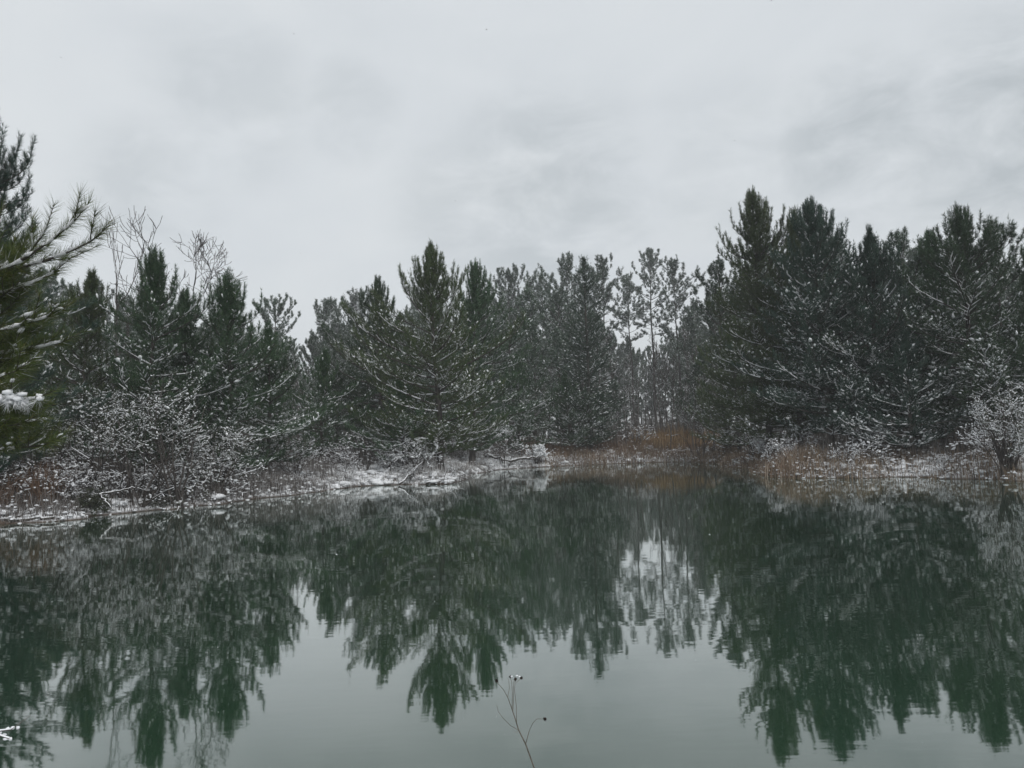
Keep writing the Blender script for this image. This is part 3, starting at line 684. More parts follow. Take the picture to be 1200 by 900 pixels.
for i, px in enumerate(range(700, 836, 6)):
    y = rnd.uniform(140, 210); py = rnd.uniform(385, 432); q = spot(px, py, y); z0 = gz(q[0], q[1]); parts, H0 = protos[i % 3]; s = (q[2] - z0) / H0
    o = empty('woodland_pine', (q[0], q[1], z0), 'pine of the wood half hidden behind the shoreline pines', 'pine', 'pines of the wood behind the pond', rnd.uniform(0, 6), (s * .9, s * .9, s))
    for kk, me in parts.items(): part(kk, me, o)
print('woodland pines', nb)

# ------------------------------------------------------------------ near pine on the left, mostly outside the frame
def near_pine():
    rng = np.random.default_rng(61); rnd = random.Random(61)
    H = 6.6; tg, cg, sg = Geo(), Geo(), Geo()
    base = np.array([-7.75, 9.3]); z0 = gz(*base)
    zs = np.linspace(-.25, H, 14)
    column(tg, [(.05 * math.sin(z), .05 * math.cos(z), z) for z in zs], [.13 * (1 - i / 13.6) + .01 for i in range(14)], 10, rng)
    segs, shoots, snowsegs = [], [], []
    def limb(z, az, el, L, curve=.5, sn=.7, tw=1.0):
        p = np.array([0, 0, z]); n = max(4, int(L / .16)); st = L / n; r = .010 + .010 * L
        for i in range(n):
            u = (i + 1) / n; az += rnd.uniform(-.05, .05); e = el + curve * u * u + rnd.uniform(-.05, .05); cur = dirv(az, e); q = p + cur * st
            segs.append((p, q, r * (1 - .75 * i / n), r * (1 - .75 * u)))
            if rnd.random() < sn: snowsegs.append((p, q, r * (1 - .75 * i / n) + .012, r * (1 - .75 * u) + .012))
            if u > .3: shoots.append((p, cur, st * 1.2, e, sn))
            if u > .2:
                for s_ in (-1, 1):
                    if rnd.random() < .55 * tw:
                        l = max(.16, (.18 + .4 * (1 - u)) * L * rnd.uniform(.4, .8)); a2 = az + s_ * rnd.uniform(.5, 1.0); e2 = e + rnd.uniform(-.1, .5); d = dirv(a2, e2)
                        m_ = q + d * l * .55; d2 = dirv(a2 - s_ * .2, e2 + .3); x = m_ + d2 * l * .5
                        segs.extend([(q, m_, .007, .006), (m_, x, .006, .004)])
                        shoots.append((q + d * l * .3, d, l * .3, e2, sn)); shoots.append((m_, d2, max(.2, l * .55), e2, sn))
                        if rnd.random() < sn * .6: snowsegs.append((q, m_, .015, .013))
            p = q
        shoots.append((p, dirv(az, e + .25), .3, e, sn)); segs.append((p, p + dirv(az, e + .25) * .28, .006, .004))
        return p, az, e
    z = 1.5
    while z < H - .9:
        t = z / H
        for k in range(5):
            az = rnd.uniform(0, TAU); L = (1.75 if abs(((az - .0 + PI) % TAU) - PI) < 1.2 else 2.2) * (1 - t) ** .7 * rnd.uniform(.7, 1.1)
            limb(z + rnd.uniform(-.1, .1), az, -.05 + .6 * t, max(.35, L), .5, .35, 1.2)
        z += .18
    # the branch that reaches into the frame against the sky, its tips swept up, and the snow-loaded ones beneath
    b0 = np.array([base[0], base[1], z0])
    def toward(px, py, d, z, curve, sn, tw=1.0):
        tgt = spot(px, py, d) - b0; v = tgt - np.array([0, 0, z]); L = np.linalg.norm(v)
        return limb(z, math.atan2(v[1], v[0]), math.asin(v[2] / L) - curve * .33, L, curve, sn, tw)
    for tx, ty, d, z, cv, sn, tw in [(118, 292, 9.0, 3.75, .30, .55, .3), (72, 272, 9.2, 3.55, .9, .5, .25), (106, 270, 8.9, 3.65, .6, .45, .3), (62, 320, 9.0, 3.4, .2, 1, .6), (50, 372, 9.0, 2.95, .2, .9, .9), (66, 400, 9.3, 2.75, .15, .9, .9),
                              (30, 440, 8.8, 2.5, .3, .6, 1.2), (38, 470, 8.8, 2.35, .1, 1, 1.0), (45, 500, 9.2, 2.1, .2, .5, 1.2), (34, 345, 9.3, 3.2, .3, .6, 1.2), (22, 420, 9.4, 2.6, .3, .5, 1.2), (40, 525, 9.0, 1.8, .2, .5, 1.), (24, 330, 9.4, 3.1, .4, .4, 1.6), (12, 360, 9.2, 2.9, .4, .4, 1.6), (30, 392, 9.5, 2.8, .3, .5, 1.6), (14, 446, 9.5, 2.4, .3, .4, 1.6), (26, 486, 9.4, 2.2, .3, .4, 1.6), (14, 512, 9.3, 1.9, .3, .4, 1.6), (44, 420, 9.6, 2.6, .3, .6, 1.4), (20, 300, 9.4, 3.4, .4, .5, 1.4)]:
        toward(tx, ty, d, z, cv, sn, tw)
    tubes(tg, segs, 5)
    P = np.array([s[0] for s in shoots]); D = np.array([s[1] for s in shoots]); Ls = np.array([s[2] for s in shoots]); E = np.array([s[3] for s in shoots]); SN = np.array([s[4] for s in shoots])
    needles(cg, P, D, Ls, 58, .20, .0050, rng, (.45, 1.1))
    pick = rng.random(len(P)) < SN * .4 * (E < .7); k = rng.uniform(.5, 1.2, pick.sum())
    clumps(sg, P[pick] + D[pick] * (Ls[pick] * .5)[:, None] + [0, 0, .02], D[pick] * [1, 1, .5], .085 * k, .035 * k, .022 * k, rng)
    # the heavy clump of snow on one low branch tip
    c = spot(16, 466, 8.8) - b0; cl = c + rng.normal(0, 1, (34, 3)) * [.10, .08, .035]
    clumps(sg, cl, rng.normal(0, 1, (34, 3)) * [1, 1, .2], np.full(34, .055), np.full(34, .038), np.full(34, .028), rng)
    needles(sg, cl, rng.normal(0, 1, (34, 3)) * [.5, .5, .2] - [0, 0, .4], np.full(34, .1), 12, .13, .006, rng, (.3, .9))
    tubes(sg, [(a + np.array([0, 0, .010]), b_ + np.array([0, 0, .010]), r0, r1) for a, b_, r0, r1 in snowsegs], 5, 0, 1, .4, rng, .8)
    dz = rng.random(len(P)) < SN * .35; needles(sg, P[dz], D[dz], Ls[dz], 6, .16, .006, rng, (.3, .9))
    o = empty('near_pine', (base[0], base[1], z0), 'olive green nearby pine reaching snowy long needled branches in from the left', 'pine')
    part('trunk', tg.mesh('trunk', M['bark']), o); part('crown', cg.mesh('crown', M['olive']), o); part('snow', sg.mesh('snow', M['snow'], True), o)
near_pine()

# ------------------------------------------------------------------ shrubs
def sh(name, label, px, py, d, parts, H, wide=1, group='snowy shrubs on the bank'):
    put(name, parts, H, label, 'shrub', px, py, d, group, wide=wide, clear=.15)
def mk(label, px, py, d, wpx, name='snowy_shrub', **kw):
    seed0[0] += 1; H = need_h(px, py, d); W = wpx * .5 * d / F
    sh(name, label, px, py, d, shrub(seed0[0], H, W, **kw), H)
mk('wide thicket shrub white with snow lumps on the left bank', 160, 470, 25.5, 180, stems=22, snow=.6, lumps=.55, leaves=3, lump=.042)
mk('upright snowy shrub beside the wide thicket on the left bank', 208, 446, 26.5, 70, stems=12, snow=.65, lumps=.6, leaves=3, lump=.042)
mk('low snowy shrub under the overhanging branch on the left bank', 96, 462, 26, 110, stems=14, snow=.55, lumps=.5, leaves=4, lump=.038)
mk('sprawling bush with snowy sprays right of the thicket', 252, 505, 28.5, 110, stems=14, snow=.6, lumps=.45, leaves=3, lump=.036)
mk('big pale frosted shrub at the right edge of the pond', 1172, 455, 28.5, 66, stems=30, snow=.95, lumps=.7, leaves=3, lump=.036)
mk('low frosted bush spilling to the water right of the pale shrub', 1216, 500, 27.5, 60, stems=12, snow=.6, lumps=.5, leaves=2, lump=.034)
mk('small white twiggy bush left of centre on the far bank', 590, 505, 53, 60, stems=12, snow=.85, lumps=.5, lump=.06, rmin=.009)
mk('snow heaped low bush beside the brown mound on the far bank', 628, 522, 55, 44, stems=10, snow=.9, lumps=.7, lump=.08, rmin=.009)
mk('bare snowy bush below the big central pine', 492, 515, 38.5, 80, stems=14, snow=.8, lumps=.5, lump=.045, rmin=.006)
mk('grey leafless bush on the bright snow bank left of centre', 425, 508, 39, 90, stems=14, snow=.45, lumps=.25, lump=.04, rmin=.005)
mk('grey leafless bush below the small drooping pine', 345, 515, 35, 90, stems=14, snow=.45, lumps=.3, lump=.035, rmin=.005)
mk('grey frosted bush at the foot of the trio of thin pines', 745, 500, 60, 60, stems=14, snow=.5, lumps=.2, lump=.05, rmin=.008)
mk('grey frosted bush behind the small dark cedar', 818, 478, 54, 80, stems=14, snow=.55, lumps=.2, lump=.05, rmin=.008)
mk('frosted bush beside the small dark cedar at the reeds', 878, 500, 37.5, 50, stems=12, snow=.7, lumps=.4, lump=.04, rmin=.006)

protoB = [shrub(700 + i, 1.2, 1.0, stems=9, snow=.6, lumps=.35, lump=.04, rmin=.008, spread=.8) for i in range(4)]
rnd = random.Random(9); nbush = 0
for i in range(400):
    q = SH[rnd.randrange(len(SH))]; x, y = q[0] + rnd.uniform(-2.5, 2.5), q[1] + rnd.uniform(-.5, 3.0)
    if y < 20 or nbush >= 46: continue
    px, py = to_px((x, y, .5)); s_ = float(sdf(x, y)[0])
    if px < -20 or px > 1220 or not .25 < s_ < 3.2 or (640 < px < 880 and rnd.random() < .6) or (395 < px < 470 and s_ < 1.2 and rnd.random() < .6): continue
    sc = rnd.uniform(.45, 1.15) * (1.15 if y > 45 else 1); nbush += 1
    o = empty('waterline_bush', (x, y, gz(x, y)), 'small grey leafless bush tangled in the grass along the waterline', 'bush', 'leafless bushes along the waterline', rnd.uniform(0, 6), (sc * rnd.uniform(.8, 1.3), sc, sc))
    for kk, me in protoB[nbush % 4].items(): part(kk, me, o)

# ------------------------------------------------------------------ grasses, reeds, brush
def blades(name, mat, n, hrange, region, seed, label, cat, w=.016, lean=.3, snow=.0, clus=.5):
    rng = np.random.default_rng(seed); g = Geo(); sgm = Geo()
    x0, x1, y0, y1, s0, s1, p0, p1 = region
    pts = np.empty((0, 2)); tries = 0
    while len(pts) < n and tries < 60:
        tries += 1
        c = np.stack([rng.uniform(x0, x1, 9000), rng.uniform(y0, y1, 9000)], 1)
        pxs = 600 + F * ((c - CAM[:2]) @ RIGHT[:2]) / ((c - CAM[:2]) @ FWD[:2]) - 0
        dens = .5 + .5 * np.sin(c[:, 0] * 1.9 + np.sin(c[:, 1] * 1.3) * 2 + seed) * np.sin(c[:, 1] * 1.6 + seed * .7)
        edge = np.minimum(np.clip((pxs - p0) / 25, 0, 1), np.clip((p1 - pxs) / 25, 0, 1))
        c = c[(rng.random(len(c)) < (1 - clus) + clus * dens) & (rng.random(len(c)) < edge)]
        s = sdf(c[:, 0], c[:, 1]); k = rng.uniform(0, 1, len(c)); c = c[(s > s0) & (s < s1)]
        pts = np.concatenate([pts, c])
    pts = pts[:n]; n = len(pts)
    z = ground_h(pts[:, 0], pts[:, 1])
    z = np.maximum(z, -.35) - .03
    P = np.stack([pts[:, 0], pts[:, 1], z], 1)
    patch = .65 + .35 * np.sin(P[:, 0] * 1.1 + seed) * np.cos(P[:, 1] * .9)
    h = rng.uniform(*hrange, n) * patch; az = rng.uniform(0, TAU, n); l = np.abs(rng.normal(0, lean, n))
    d1 = np.stack([np.cos(az) * l * .4, np.sin(az) * l * .4, np.ones(n)], 1); d2 = np.stack([np.cos(az) * l * 1.5, np.sin(az) * l * 1.5, np.ones(n) * (1 - .4 * l)], 1)
    mid = P + d1 * h[:, None] * .55; tip = mid + unit(d2) * h[:, None] * .5
    sa = rng.uniform(0, TAU, n); s_ = np.stack([np.cos(sa), np.sin(sa), np.zeros(n)], 1) * (w * rng.uniform(.6, 1.3, n))[:, None] * .5
    v = np.stack([P - s_, P + s_, mid + s_ * .8, mid - s_ * .8, tip], 1).reshape(-1, 3); o = (np.arange(n) * 5)[:, None]
    g.add(v, o + np.array([[0, 1, 2, 3]])); g.f.append(o + np.array([[3, 2, 4]])); 
    ob = part(name, g.mesh(name, M[mat])); tag(ob, label, cat, None, 'stuff')
    if snow:
        pk = rng.random(n) < snow; k = rng.uniform(.5, 1.4, pk.sum())
        clumps(sgm, P[pk] * [1, 1, 0] + np.stack([np.zeros(pk.sum()), np.zeros(pk.sum()), P[pk][:, 2] + h[pk] * rng.uniform(.15, .75, pk.sum())], 1), rng.normal(0, 1, (pk.sum(), 3)) * [1, 1, .15], .075 * k, .05 * k, .028 * k, rng)
        part('snow', sgm.mesh('snow', M['snow'], True), ob)
    return ob
blades('russet_reeds', 'reed', 9500, (.4, 1.2), (-4, 22, 28, 64, -.5, 2.4, 635, 950), 1, 'russet brown reeds standing along the far waterline', 'reeds', w=.022, lean=.3, snow=.03)
blades('straw_reeds', 'tan', 8500, (.4, 1.1), (-4, 22, 28, 64, -.4, 2.6, 620, 1010), 13, 'straw coloured bent stems mixed among the russet reeds', 'reeds', w=.022, lean=.5, snow=.06)
blades('tan_reeds', 'tan', 6000, (.4, .95), (6, 24, 22, 42, -.35, 2.2, 880, 1210), 2, 'pale tan dead grass along the right bank', 'grass', w=.016, snow=.10)
blades('frosted_grass', 'frost', 11000, (.3, .85), (-14, 4, 24, 62, .2, 4.5, 270, 660), 3, 'frosted pale grass over the snowy bank at centre left', 'grass', w=.016, lean=.5, snow=.06)
blades('dead_stalks', 'grey', 12000, (.5, 1.5), (-20, 4, 20, 62, 1.7, 6, -20, 640), 4, 'grey brown dead stalks under the left hand pines', 'undergrowth', w=.013, lean=.35, snow=.03)
blades('left_bank_stalks', 'grey', 7000, (.3, 1.1), (-20, -3, 20, 40, .05, 1.8, -20, 400), 15, 'tangled grey stalks over the left bank snow ledge', 'undergrowth', w=.013, lean=.5, snow=.05)
blades('bank_stalks', 'grey', 9000, (.4, 1.3), (4, 26, 24, 64, .8, 6, 640, 1230), 5, 'grey brown dead stalks under the right hand pines', 'undergrowth', w=.014, lean=.35, snow=.05)
blades('orange_brush', 'orange', 3800, (.9, 2.3), (9, 18, 56, 68, 2.5, 9, 735, 850), 6, 'orange brown dead brush at the foot of the thin pines', 'undergrowth', w=.03, lean=.3, clus=.8)
blades('gap_stalks', 'brown', 5000, (.6, 1.8), (0, 20, 56, 72, 1.5, 10, 560, 860), 7, 'dull brown dead stalks behind the far reeds', 'undergrowth', w=.026, lean=.35, snow=.04)
blades('gap_brush', 'grey', 5000, (1.5, 4.2), (8, 36, 62, 112, 6, 45, 690, 850), 16, 'pale grey brush far behind the thin bare stemmed pines', 'undergrowth', w=.05, lean=.25, snow=.03)
blades('brown_grass', 'brown', 3000, (.9, 1.75), (-18, -11, 22, 28, .9, 3.4, -20, 85), 8, 'drooping russet grass tussocks on the far left bank', 'grass', w=.012, lean=.7, clus=.7)

blades('waterline_fringe', 'grey', 9000, (.2, .65), (-20, 24, 20, 62, -.12, .7, -30, 1230), 9, 'short dead grass fringe hanging over the waterline', 'grass', w=.014, lean=.8, snow=.08)
blades('white_fringe', 'frost', 5000, (.15, .5), (-20, 24, 20, 62, -.05, .9, -30, 1230), 10, 'short frost whitened grass fringe along the waterline', 'grass', w=.014, lean=.9, snow=.12)
blades('woodland_brush', 'grey', 11000, (1.2, 3.6), (-32, 34, 26, 90, 5, 22, -40, 1240), 12, 'tall grey leafless brush filling the wood between the trunks', 'undergrowth', w=.028, lean=.3, snow=.04)
# snow lying in lumps on the bank
rng = np.random.default_rng(21); g = Geo()
c = np.stack([rng.uniform(-20, 24, 9000), rng.uniform(20, 62, 9000)], 1); s = sdf(c[:, 0], c[:, 1]); c = c[(s > .12) & (s < 3.2)][:1000]
c2 = np.stack([rng.uniform(-10, -2.5, 4000), rng.uniform(33, 42, 4000)], 1); s2 = sdf(c2[:, 0], c2[:, 1]); c = np.concatenate([c, c2[(s2 > .1) & (s2 < 2.6)][:230]])
k = rng.uniform(.35, 1.5, len(c)) ** 1.4
clumps(g, np.column_stack([c, ground_h(c[:, 0], c[:, 1]) + .02]), rng.normal(0, 1, (len(c), 3)) * [1, 1, .05], .24 * k, .17 * k, .075 * k, rng, .35)
tag(part('bank_snow', g.mesh('bank_snow', M['snow'], True)), 'heaped snow clumps lying on the grassy pond bank', 'snow', None, 'stuff')

# ------------------------------------------------------------------ fallen wood along the waterline
def fallen(label, a, b_, r, seed, snow=True, kids=3, name='fallen_branch', cat='branch'):
    """a dead limb lying between two points of the bank, with side twigs and snow on top"""
    rng = np.random.default_rng(seed); rnd = random.Random(seed); tg, sg = Geo(), Geo()
    a = np.array(a, float); b_ = np.array(b_, float); n = 9
    pts = [a + (b_ - a) * i / n + np.array([0, 0, .0]) + rng.normal(0, r * .5, 3) for i in range(n + 1)]
    o0 = pts[0].copy(); pts = [p - o0 for p in pts]
    rad = [r * (1 - .55 * i / n) for i in range(n + 1)]
    column(tg, pts, rad, 7, rng); segs = []
    for k in range(kids):
        i = rnd.randrange(2, n); grow(segs, rnd, pts[i], unit(b_ - a + rng.normal(0, 1, 3) * np.linalg.norm(b_ - a) * .5 + [0, 0, .4]), np.linalg.norm(b_ - a) * .3, rad[i] * .5, 1, .6, .02, .2)
    tubes(tg, [(p, q, max(x, .006), max(y, .005)) for p, q, x, y, _ in segs], 4)
    o = empty(name, tuple(o0), label, cat); part('limb', tg.mesh('limb', M['rot']), o)
    if snow:
        tubes(sg, [(pts[i] + [0, 0, rad[i] * .75], pts[i + 1] + [0, 0, rad[i + 1] * .75], rad[i] * .8, rad[i + 1] * .8) for i in range(n)], 6, 0, 1, .3, rng, .7)
        tubes(sg, [(p + np.array([0, 0, .01]), q + np.array([0, 0, .01]), x * .8 + .006, y * .8 + .006) for p, q, x, y, _ in segs if rnd.random() < .6], 4, 0, 1, .4, rng, .7)
        part('snow', sg.mesh('snow', M['snow'], True), o)
def on(px, py, d): return spot(px, py, d)
fallen('snow capped log lying along the left waterline', on(-15, 612, 22.6), on(64, 607, 22.9), .09, 1, kids=1, name='fallen_log', cat='log')
fallen('thin snowy broken branch propped above the dark hollow at left', on(116, 580, 24.4), on(160, 571, 25.0), .035, 2, kids=1)
fallen('short broken stick slanting down below the propped branch', on(118, 580, 24.3), on(130, 595, 24.0), .03, 3, kids=0)
fallen('dark fallen branch angled over the snow bank below the central pine', on(468, 568, 36.6), on(496, 540, 38), .05, 4, kids=3)
fallen('snowy fallen branch lying right of the dark angled branch', on(500, 566, 36.6), on(545, 555, 38.5), .05, 5, kids=3)
fallen('white snow covered limb low on the far bank left of centre', on(568, 533, 53), on(600, 541, 52.6), .09, 6, kids=3)
fallen('short snow covered limb crossing the low bush on the far bank', on(596, 540, 53), on(632, 534, 54), .09, 7, kids=2)

# dark brush overhanging the water in the hollow at left
mk('dark tangled bush overhanging the water hollow on the left bank', 108, 575, 24.2, 60, name='dark_bush', stems=16, snow=.06, lumps=.02, leaves=5, spread=.9, arch=.08)
mk('dark scrubby bush by the waterline below the thicket', 192, 580, 26, 90, name='dark_bush', stems=16, snow=.15, lumps=.05, leaves=4, spread=.9, arch=.08)
mk('brown twiggy mound at the far waterline left of the reeds', 631, 536, 54, 26, name='dark_bush', stems=16, snow=.1, lumps=.03, spread=.9, arch=.05, rmin=.012)

# ------------------------------------------------------------------ near bank: dry weed and snowy twig
def weed():
    d = 3.0; tip = lambda px, py: spot(px, py, d)
    root = tip(640, 960); base = np.array([root[0] + .03, d, gz(root[0] + .03, d)])
    tg = Geo()
    def P(px, py, dy=0): return tip(px, py) + [0, dy, 0] - base
    main = [np.zeros(3) - [0, 0, .05], P(640, 960), P(626, 900), P(616, 872), P(608, 856), P(603, 840), P(599, 828)]
    column(tg, main, [.0042, .0036, .0030, .0028, .0024, .0020, .0017], 6)
    def st(pts, r): column(tg, pts, list(np.linspace(r, r * .6, len(pts))), 5)
    st([P(601, 834), P(602, 815, .01), P(602, 803, .02), P(603.5, 794, .02)], .0013)
    st([P(599, 828), P(595, 817), P(590, 808), P(582, 799)], .0015)
    st([P(605.5, 847), P(605, 825, -.02), P(603, 806, -.03), P(604, 794, -.03)], .0012)
    st([P(600, 830), P(600.5, 812), P(599.5, 798), P(597.5, 795, .01)], .0012)
    st([P(595, 817), P(597, 806), P(596, 796), P(594, 794)], .0010)
    st([P(616, 872), P(620, 857), P(624, 848), P(629, 842.5), P(638, 842.5)], .0014)
    st([P(608, 856), P(598, 850), P(589, 841), P(584, 834), P(582, 826)], .0011)
    st([P(608, 856), P(604, 859), P(602, 856)], .0009)
    o = empty('dry_weed', tuple(base), 'thin dry weed stalk with dark seed heads in front of the pond', 'weed')
    part('stem', tg.mesh('stem', M['stalk']), o)
    rng = np.random.default_rng(4); sg = Geo()
    for px, py, dy, s in [(582, 797.5, 0, 1.0), (604, 793, -.03, 1.05), (598, 794, .01, .75), (611, 794.5, 0, .95), (638.5, 842.5, 0, 1.1)]:
        g = Geo(); c = P(px, py, dy)
        g.add(c + ICO * .0062 * s * rng.uniform(.85, 1.15, (12, 1)), ICF)
        needles(g, np.repeat(c[None], 5, 0), rng.normal(0, 1, (5, 3)), np.full(5, .002), 10, .0085 * s, .0016, rng, (.2, 1.2))
        part('seed_head', g.mesh('seed_head', M['seed']), o)
    st2 = Geo(); column(st2, [P(605, 800), P(608, 797), P(611, 795)], [.0009, .0009, .0008], 5); part('stem', st2.mesh('stem', M['stalk']), o)
    cs = np.array([P(599.5, 792.8), P(609, 793), P(606, 791.8)]); clumps(sg, cs, rng.normal(0, 1, (3, 3)) * [1, 1, .2], np.full(3, .0055), np.full(3, .004), np.full(3, .003), rng)
    part('snow', sg.mesh('snow', M['snow'], True), o)
weed()

def near_shrub():
    rng = np.random.default_rng(8); rnd = random.Random(8)
    bx, by = -3.25, 3.9; base = np.array([bx, by, gz(bx, by)]); segs = []
    tip = spot(14, 855, 4.1) - base
    for k in range(9): grow(segs, rnd, np.array([rnd.uniform(-.1, .1), rnd.uniform(-.1, .1), -.05]), dirv(rnd.uniform(1.6, 4.4), rnd.uniform(.7, 1.2)), rnd.uniform(.25, .45), .007, 2, .6, .03, .15)
    tg, sg = Geo(), Geo()
    p = np.zeros(3); n = 7; main = []
    for i in range(n + 1):
        u = i / n; main.append(tip * u + np.array([0, 0, .10 * math.sin(u * PI)]) + rng.normal(0, .008, 3))
    for i in range(n): segs.append((main[i], main[i + 1], .007 * (1 - .6 * i / n), .007 * (1 - .6 * (i + 1) / n), 0))
    a = spot(36, 838, 4.15) - base; thin = [(main[-1], a, .0022, .0012)]; segs.append((main[-2], spot(11, 866, 4.05) - base, .003, .002, 0))
    tubes(tg, [(x, y, r0, r1) for x, y, r0, r1, _ in segs] + thin, 5)
    tubes(sg, [(x + np.array([0, 0, .004]), y + np.array([0, 0, .006]), r0 + .002, r1 + .002) for x, y, r0, r1, _ in segs if rnd.random() < .55], 5, 0, 1, .4, rng, .8)
    cs = np.array([spot(a_, b_, 4.1) for a_, b_ in [(0, 859), (5, 861), (9, 854), (15, 853), (21, 853), (6, 866), (12, 866), (-4, 862)]]) - base
    clumps(sg, cs, rng.normal(0, 1, (8, 3)) * [1, 1, .2], np.full(8, .014), np.full(8, .010), np.full(8, .008), rng)
    o = empty('snowy_twig_bush', tuple(base), 'snow covered twig poking in at the lower left corner', 'bush')
    part('stems', tg.mesh('stems', M['twig']), o); part('snow', sg.mesh('snow', M['snow'], True), o)
near_shrub()

# ------------------------------------------------------------------ falling snow
rng = np.random.default_rng(77); g = Geo(); n = 420
d = rng.uniform(5, 34, n); v = FWD[None] + rng.uniform(-.75, .75, n)[:, None] * _r0 + rng.uniform(-.5, .56, n)[:, None] * np.array([0, 0, 1.])
P = CAM + v * d[:, None]; P = P[P[:, 2] > .15]; s = rng.uniform(.003, .010, len(P)) * np.clip(.5 + len(P) * 0 + (P[:, 1] / 20), .55, 1.6)
clumps(g, P, rng.normal(0, 1, (len(P), 3)), s, s * .8, s * .7, rng, .4)
tag(part('falling_snow', g.mesh('falling_snow', M['snow'], True)), 'sparse white snowflakes drifting down over the pond', 'snowflakes', None, 'stuff')

# ------------------------------------------------------------------ sky, sun, haze
w = bpy.data.worlds.new('World'); SC.world = w; w.use_nodes = True; nt = w.node_tree
bg = nt.nodes['Background']; bg.inputs['Strength'].default_value = .1
EL, AZ = math.radians(48), math.radians(150)
sk = nt.nodes.new('ShaderNodeTexSky'); sk.sky_type = 'NISHITA'; sk.sun_disc = False; sk.sun_elevation = EL; sk.sun_rotation = AZ
tc = nt.nodes.new('ShaderNodeTexCoord')
mp = nt.nodes.new('ShaderNodeMapping'); mp.inputs['Scale'].default_value = (1, 1, 1.9); nt.links.new(tc.outputs['Generated'], mp.inputs[0])
n1 = nt.nodes.new('ShaderNodeTexNoise'); n1.inputs['Scale'].default_value = 3.4; n1.inputs['Detail'].default_value = 7; n1.inputs['Roughness'].default_value = .55; n1.inputs['Distortion'].default_value = .35
mp.inputs['Location'].default_value = (.35, .2, .1)
nt.links.new(mp.outputs[0], n1.inputs['Vector'])
cr = ramp(nt, [(.25, (6.75, 7.15, 7.5)), (.45, (7.15, 7.53, 7.85)), (.65, (7.5, 7.85, 8.1)), (.8, (7.65, 8.0, 8.2))])
nt.links.new(n1.outputs['Fac'], cr.inputs[0])
mix = nt.nodes.new('ShaderNodeMix'); mix.data_type = 'RGBA'; mix.inputs[0].default_value = .96
n2 = nt.nodes.new('ShaderNodeTexNoise'); n2.inputs['Scale'].default_value = 9; n2.inputs['Detail'].default_value = 8; n2.inputs['Roughness'].default_value = .6; n2.inputs['Distortion'].default_value = .4
nt.links.new(mp.outputs[0], n2.inputs['Vector'])
wis = nt.nodes.new('ShaderNodeMapRange'); wis.inputs[1].default_value = .34; wis.inputs[2].default_value = .62; nt.links.new(n2.outputs['Fac'], wis.inputs[0])
acc = None
for px, py, rad, amt in [(1010, 165, 7, .75), (1170, 160, 9, .85), (640, 235, 10, .62), (270, 120, 7, .35), (170, 225, 6, .4), (410, 130, 4.5, .35), (560, 250, 8, .4), (850, 200, 8, .3)]:
    vv = Vector(FWD + (px - 600) / F * RIGHT + (450 - py) / F * UP).normalized()
    dt = nt.nodes.new('ShaderNodeVectorMath'); dt.operation = 'DOT_PRODUCT'; dt.inputs[1].default_value = vv
    nrm = nt.nodes.new('ShaderNodeVectorMath'); nrm.operation = 'NORMALIZE'; nt.links.new(tc.outputs['Generated'], nrm.inputs[0]); nt.links.new(nrm.outputs[0], dt.inputs[0])
    mr_ = nt.nodes.new('ShaderNodeMapRange'); mr_.interpolation_type = 'SMOOTHSTEP'; mr_.inputs[1].default_value = math.cos(math.radians(rad)); mr_.inputs[2].default_value = 1; mr_.inputs[4].default_value = amt
    nt.links.new(dt.outputs['Value'], mr_.inputs[0])
    if acc is None: acc = mr_.outputs[0]
    else:
        mxn = nt.nodes.new('ShaderNodeMath'); mxn.operation = 'MAXIMUM'; nt.links.new(acc, mxn.inputs[0]); nt.links.new(mr_.outputs[0], mxn.inputs[1]); acc = mxn.outputs[0]
wm = nt.nodes.new('ShaderNodeMath'); wm.operation = 'MULTIPLY'; nt.links.new(acc, wm.inputs[0]); nt.links.new(wis.outputs[0], wm.inputs[1])
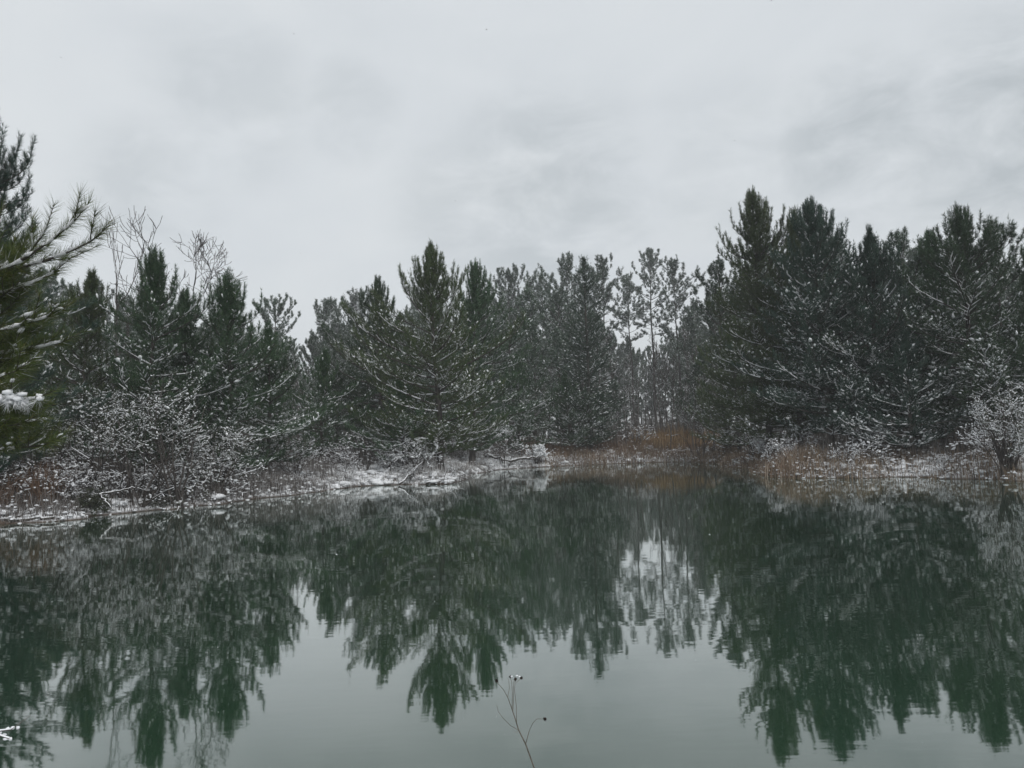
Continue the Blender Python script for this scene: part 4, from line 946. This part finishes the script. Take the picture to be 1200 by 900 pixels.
dk = nt.nodes.new('ShaderNodeMix'); dk.data_type = 'RGBA'; nt.links.new(wm.outputs[0], dk.inputs[0]); nt.links.new(cr.outputs[0], dk.inputs[6]); dk.inputs[7].default_value = (4.7, 5.15, 5.45, 1)
nt.links.new(sk.outputs[0], mix.inputs[6]); nt.links.new(dk.outputs[2], mix.inputs[7]); nt.links.new(mix.outputs[2], bg.inputs['Color'])

sun = bpy.data.lights.new('sun', 'SUN'); sun.energy = 1.5; sun.angle = math.radians(35); sun.color = (1, .97, .93)
so = bpy.data.objects.new('sun', sun); C.objects.link(so)
sv = Vector((math.sin(AZ) * math.cos(EL), math.cos(AZ) * math.cos(EL), math.sin(EL)))
so.rotation_euler = (-sv).to_track_quat('-Z', 'Y').to_euler(); so.location = sv * 60

HAZE = .0009
if HAZE:
    g = Geo(); x0, x1, y0, y1, z0, z1 = -420, 420, -320, 440, -2.7, 48
    g.add([(x, y, z) for z in (z0, z1) for y in (y0, y1) for x in (x0, x1)], [(0, 2, 3, 1), (4, 5, 7, 6), (0, 1, 5, 4), (2, 6, 7, 3), (0, 4, 6, 2), (1, 3, 7, 5)])
    mt = bpy.data.materials.new('haze'); mt.use_nodes = True; q = mt.node_tree; q.nodes.clear()
    out = q.nodes.new('ShaderNodeOutputMaterial'); pv = q.nodes.new('ShaderNodeVolumePrincipled')
    pv.inputs['Color'].default_value = (.9, .92, .94, 1); pv.inputs['Density'].default_value = HAZE; q.links.new(pv.outputs[0], out.inputs['Volume'])
    tag(part('haze', g.mesh('haze', mt)), 'thin pale winter haze hanging over pond and wood', 'haze', None, 'stuff')

SC.view_settings.view_transform = 'Standard'; SC.view_settings.look = 'None'; SC.view_settings.gamma = 1; SC.view_settings.exposure = 0
SC.view_settings.use_curve_mapping = False
SC.render.engine = 'CYCLES'
cy = SC.cycles; cy.max_bounces = 5; cy.diffuse_bounces = 2; cy.glossy_bounces = 2; cy.volume_bounces = 1; cy.transmission_bounces = 2
cy.use_adaptive_sampling = True; cy.adaptive_threshold = .02
cy.use_denoising = True; cy.denoiser = "OPENIMAGEDENOISE"; cy.denoising_input_passes = "RGB_ALBEDO_NORMAL"
SC.render.filter_size = 1.5
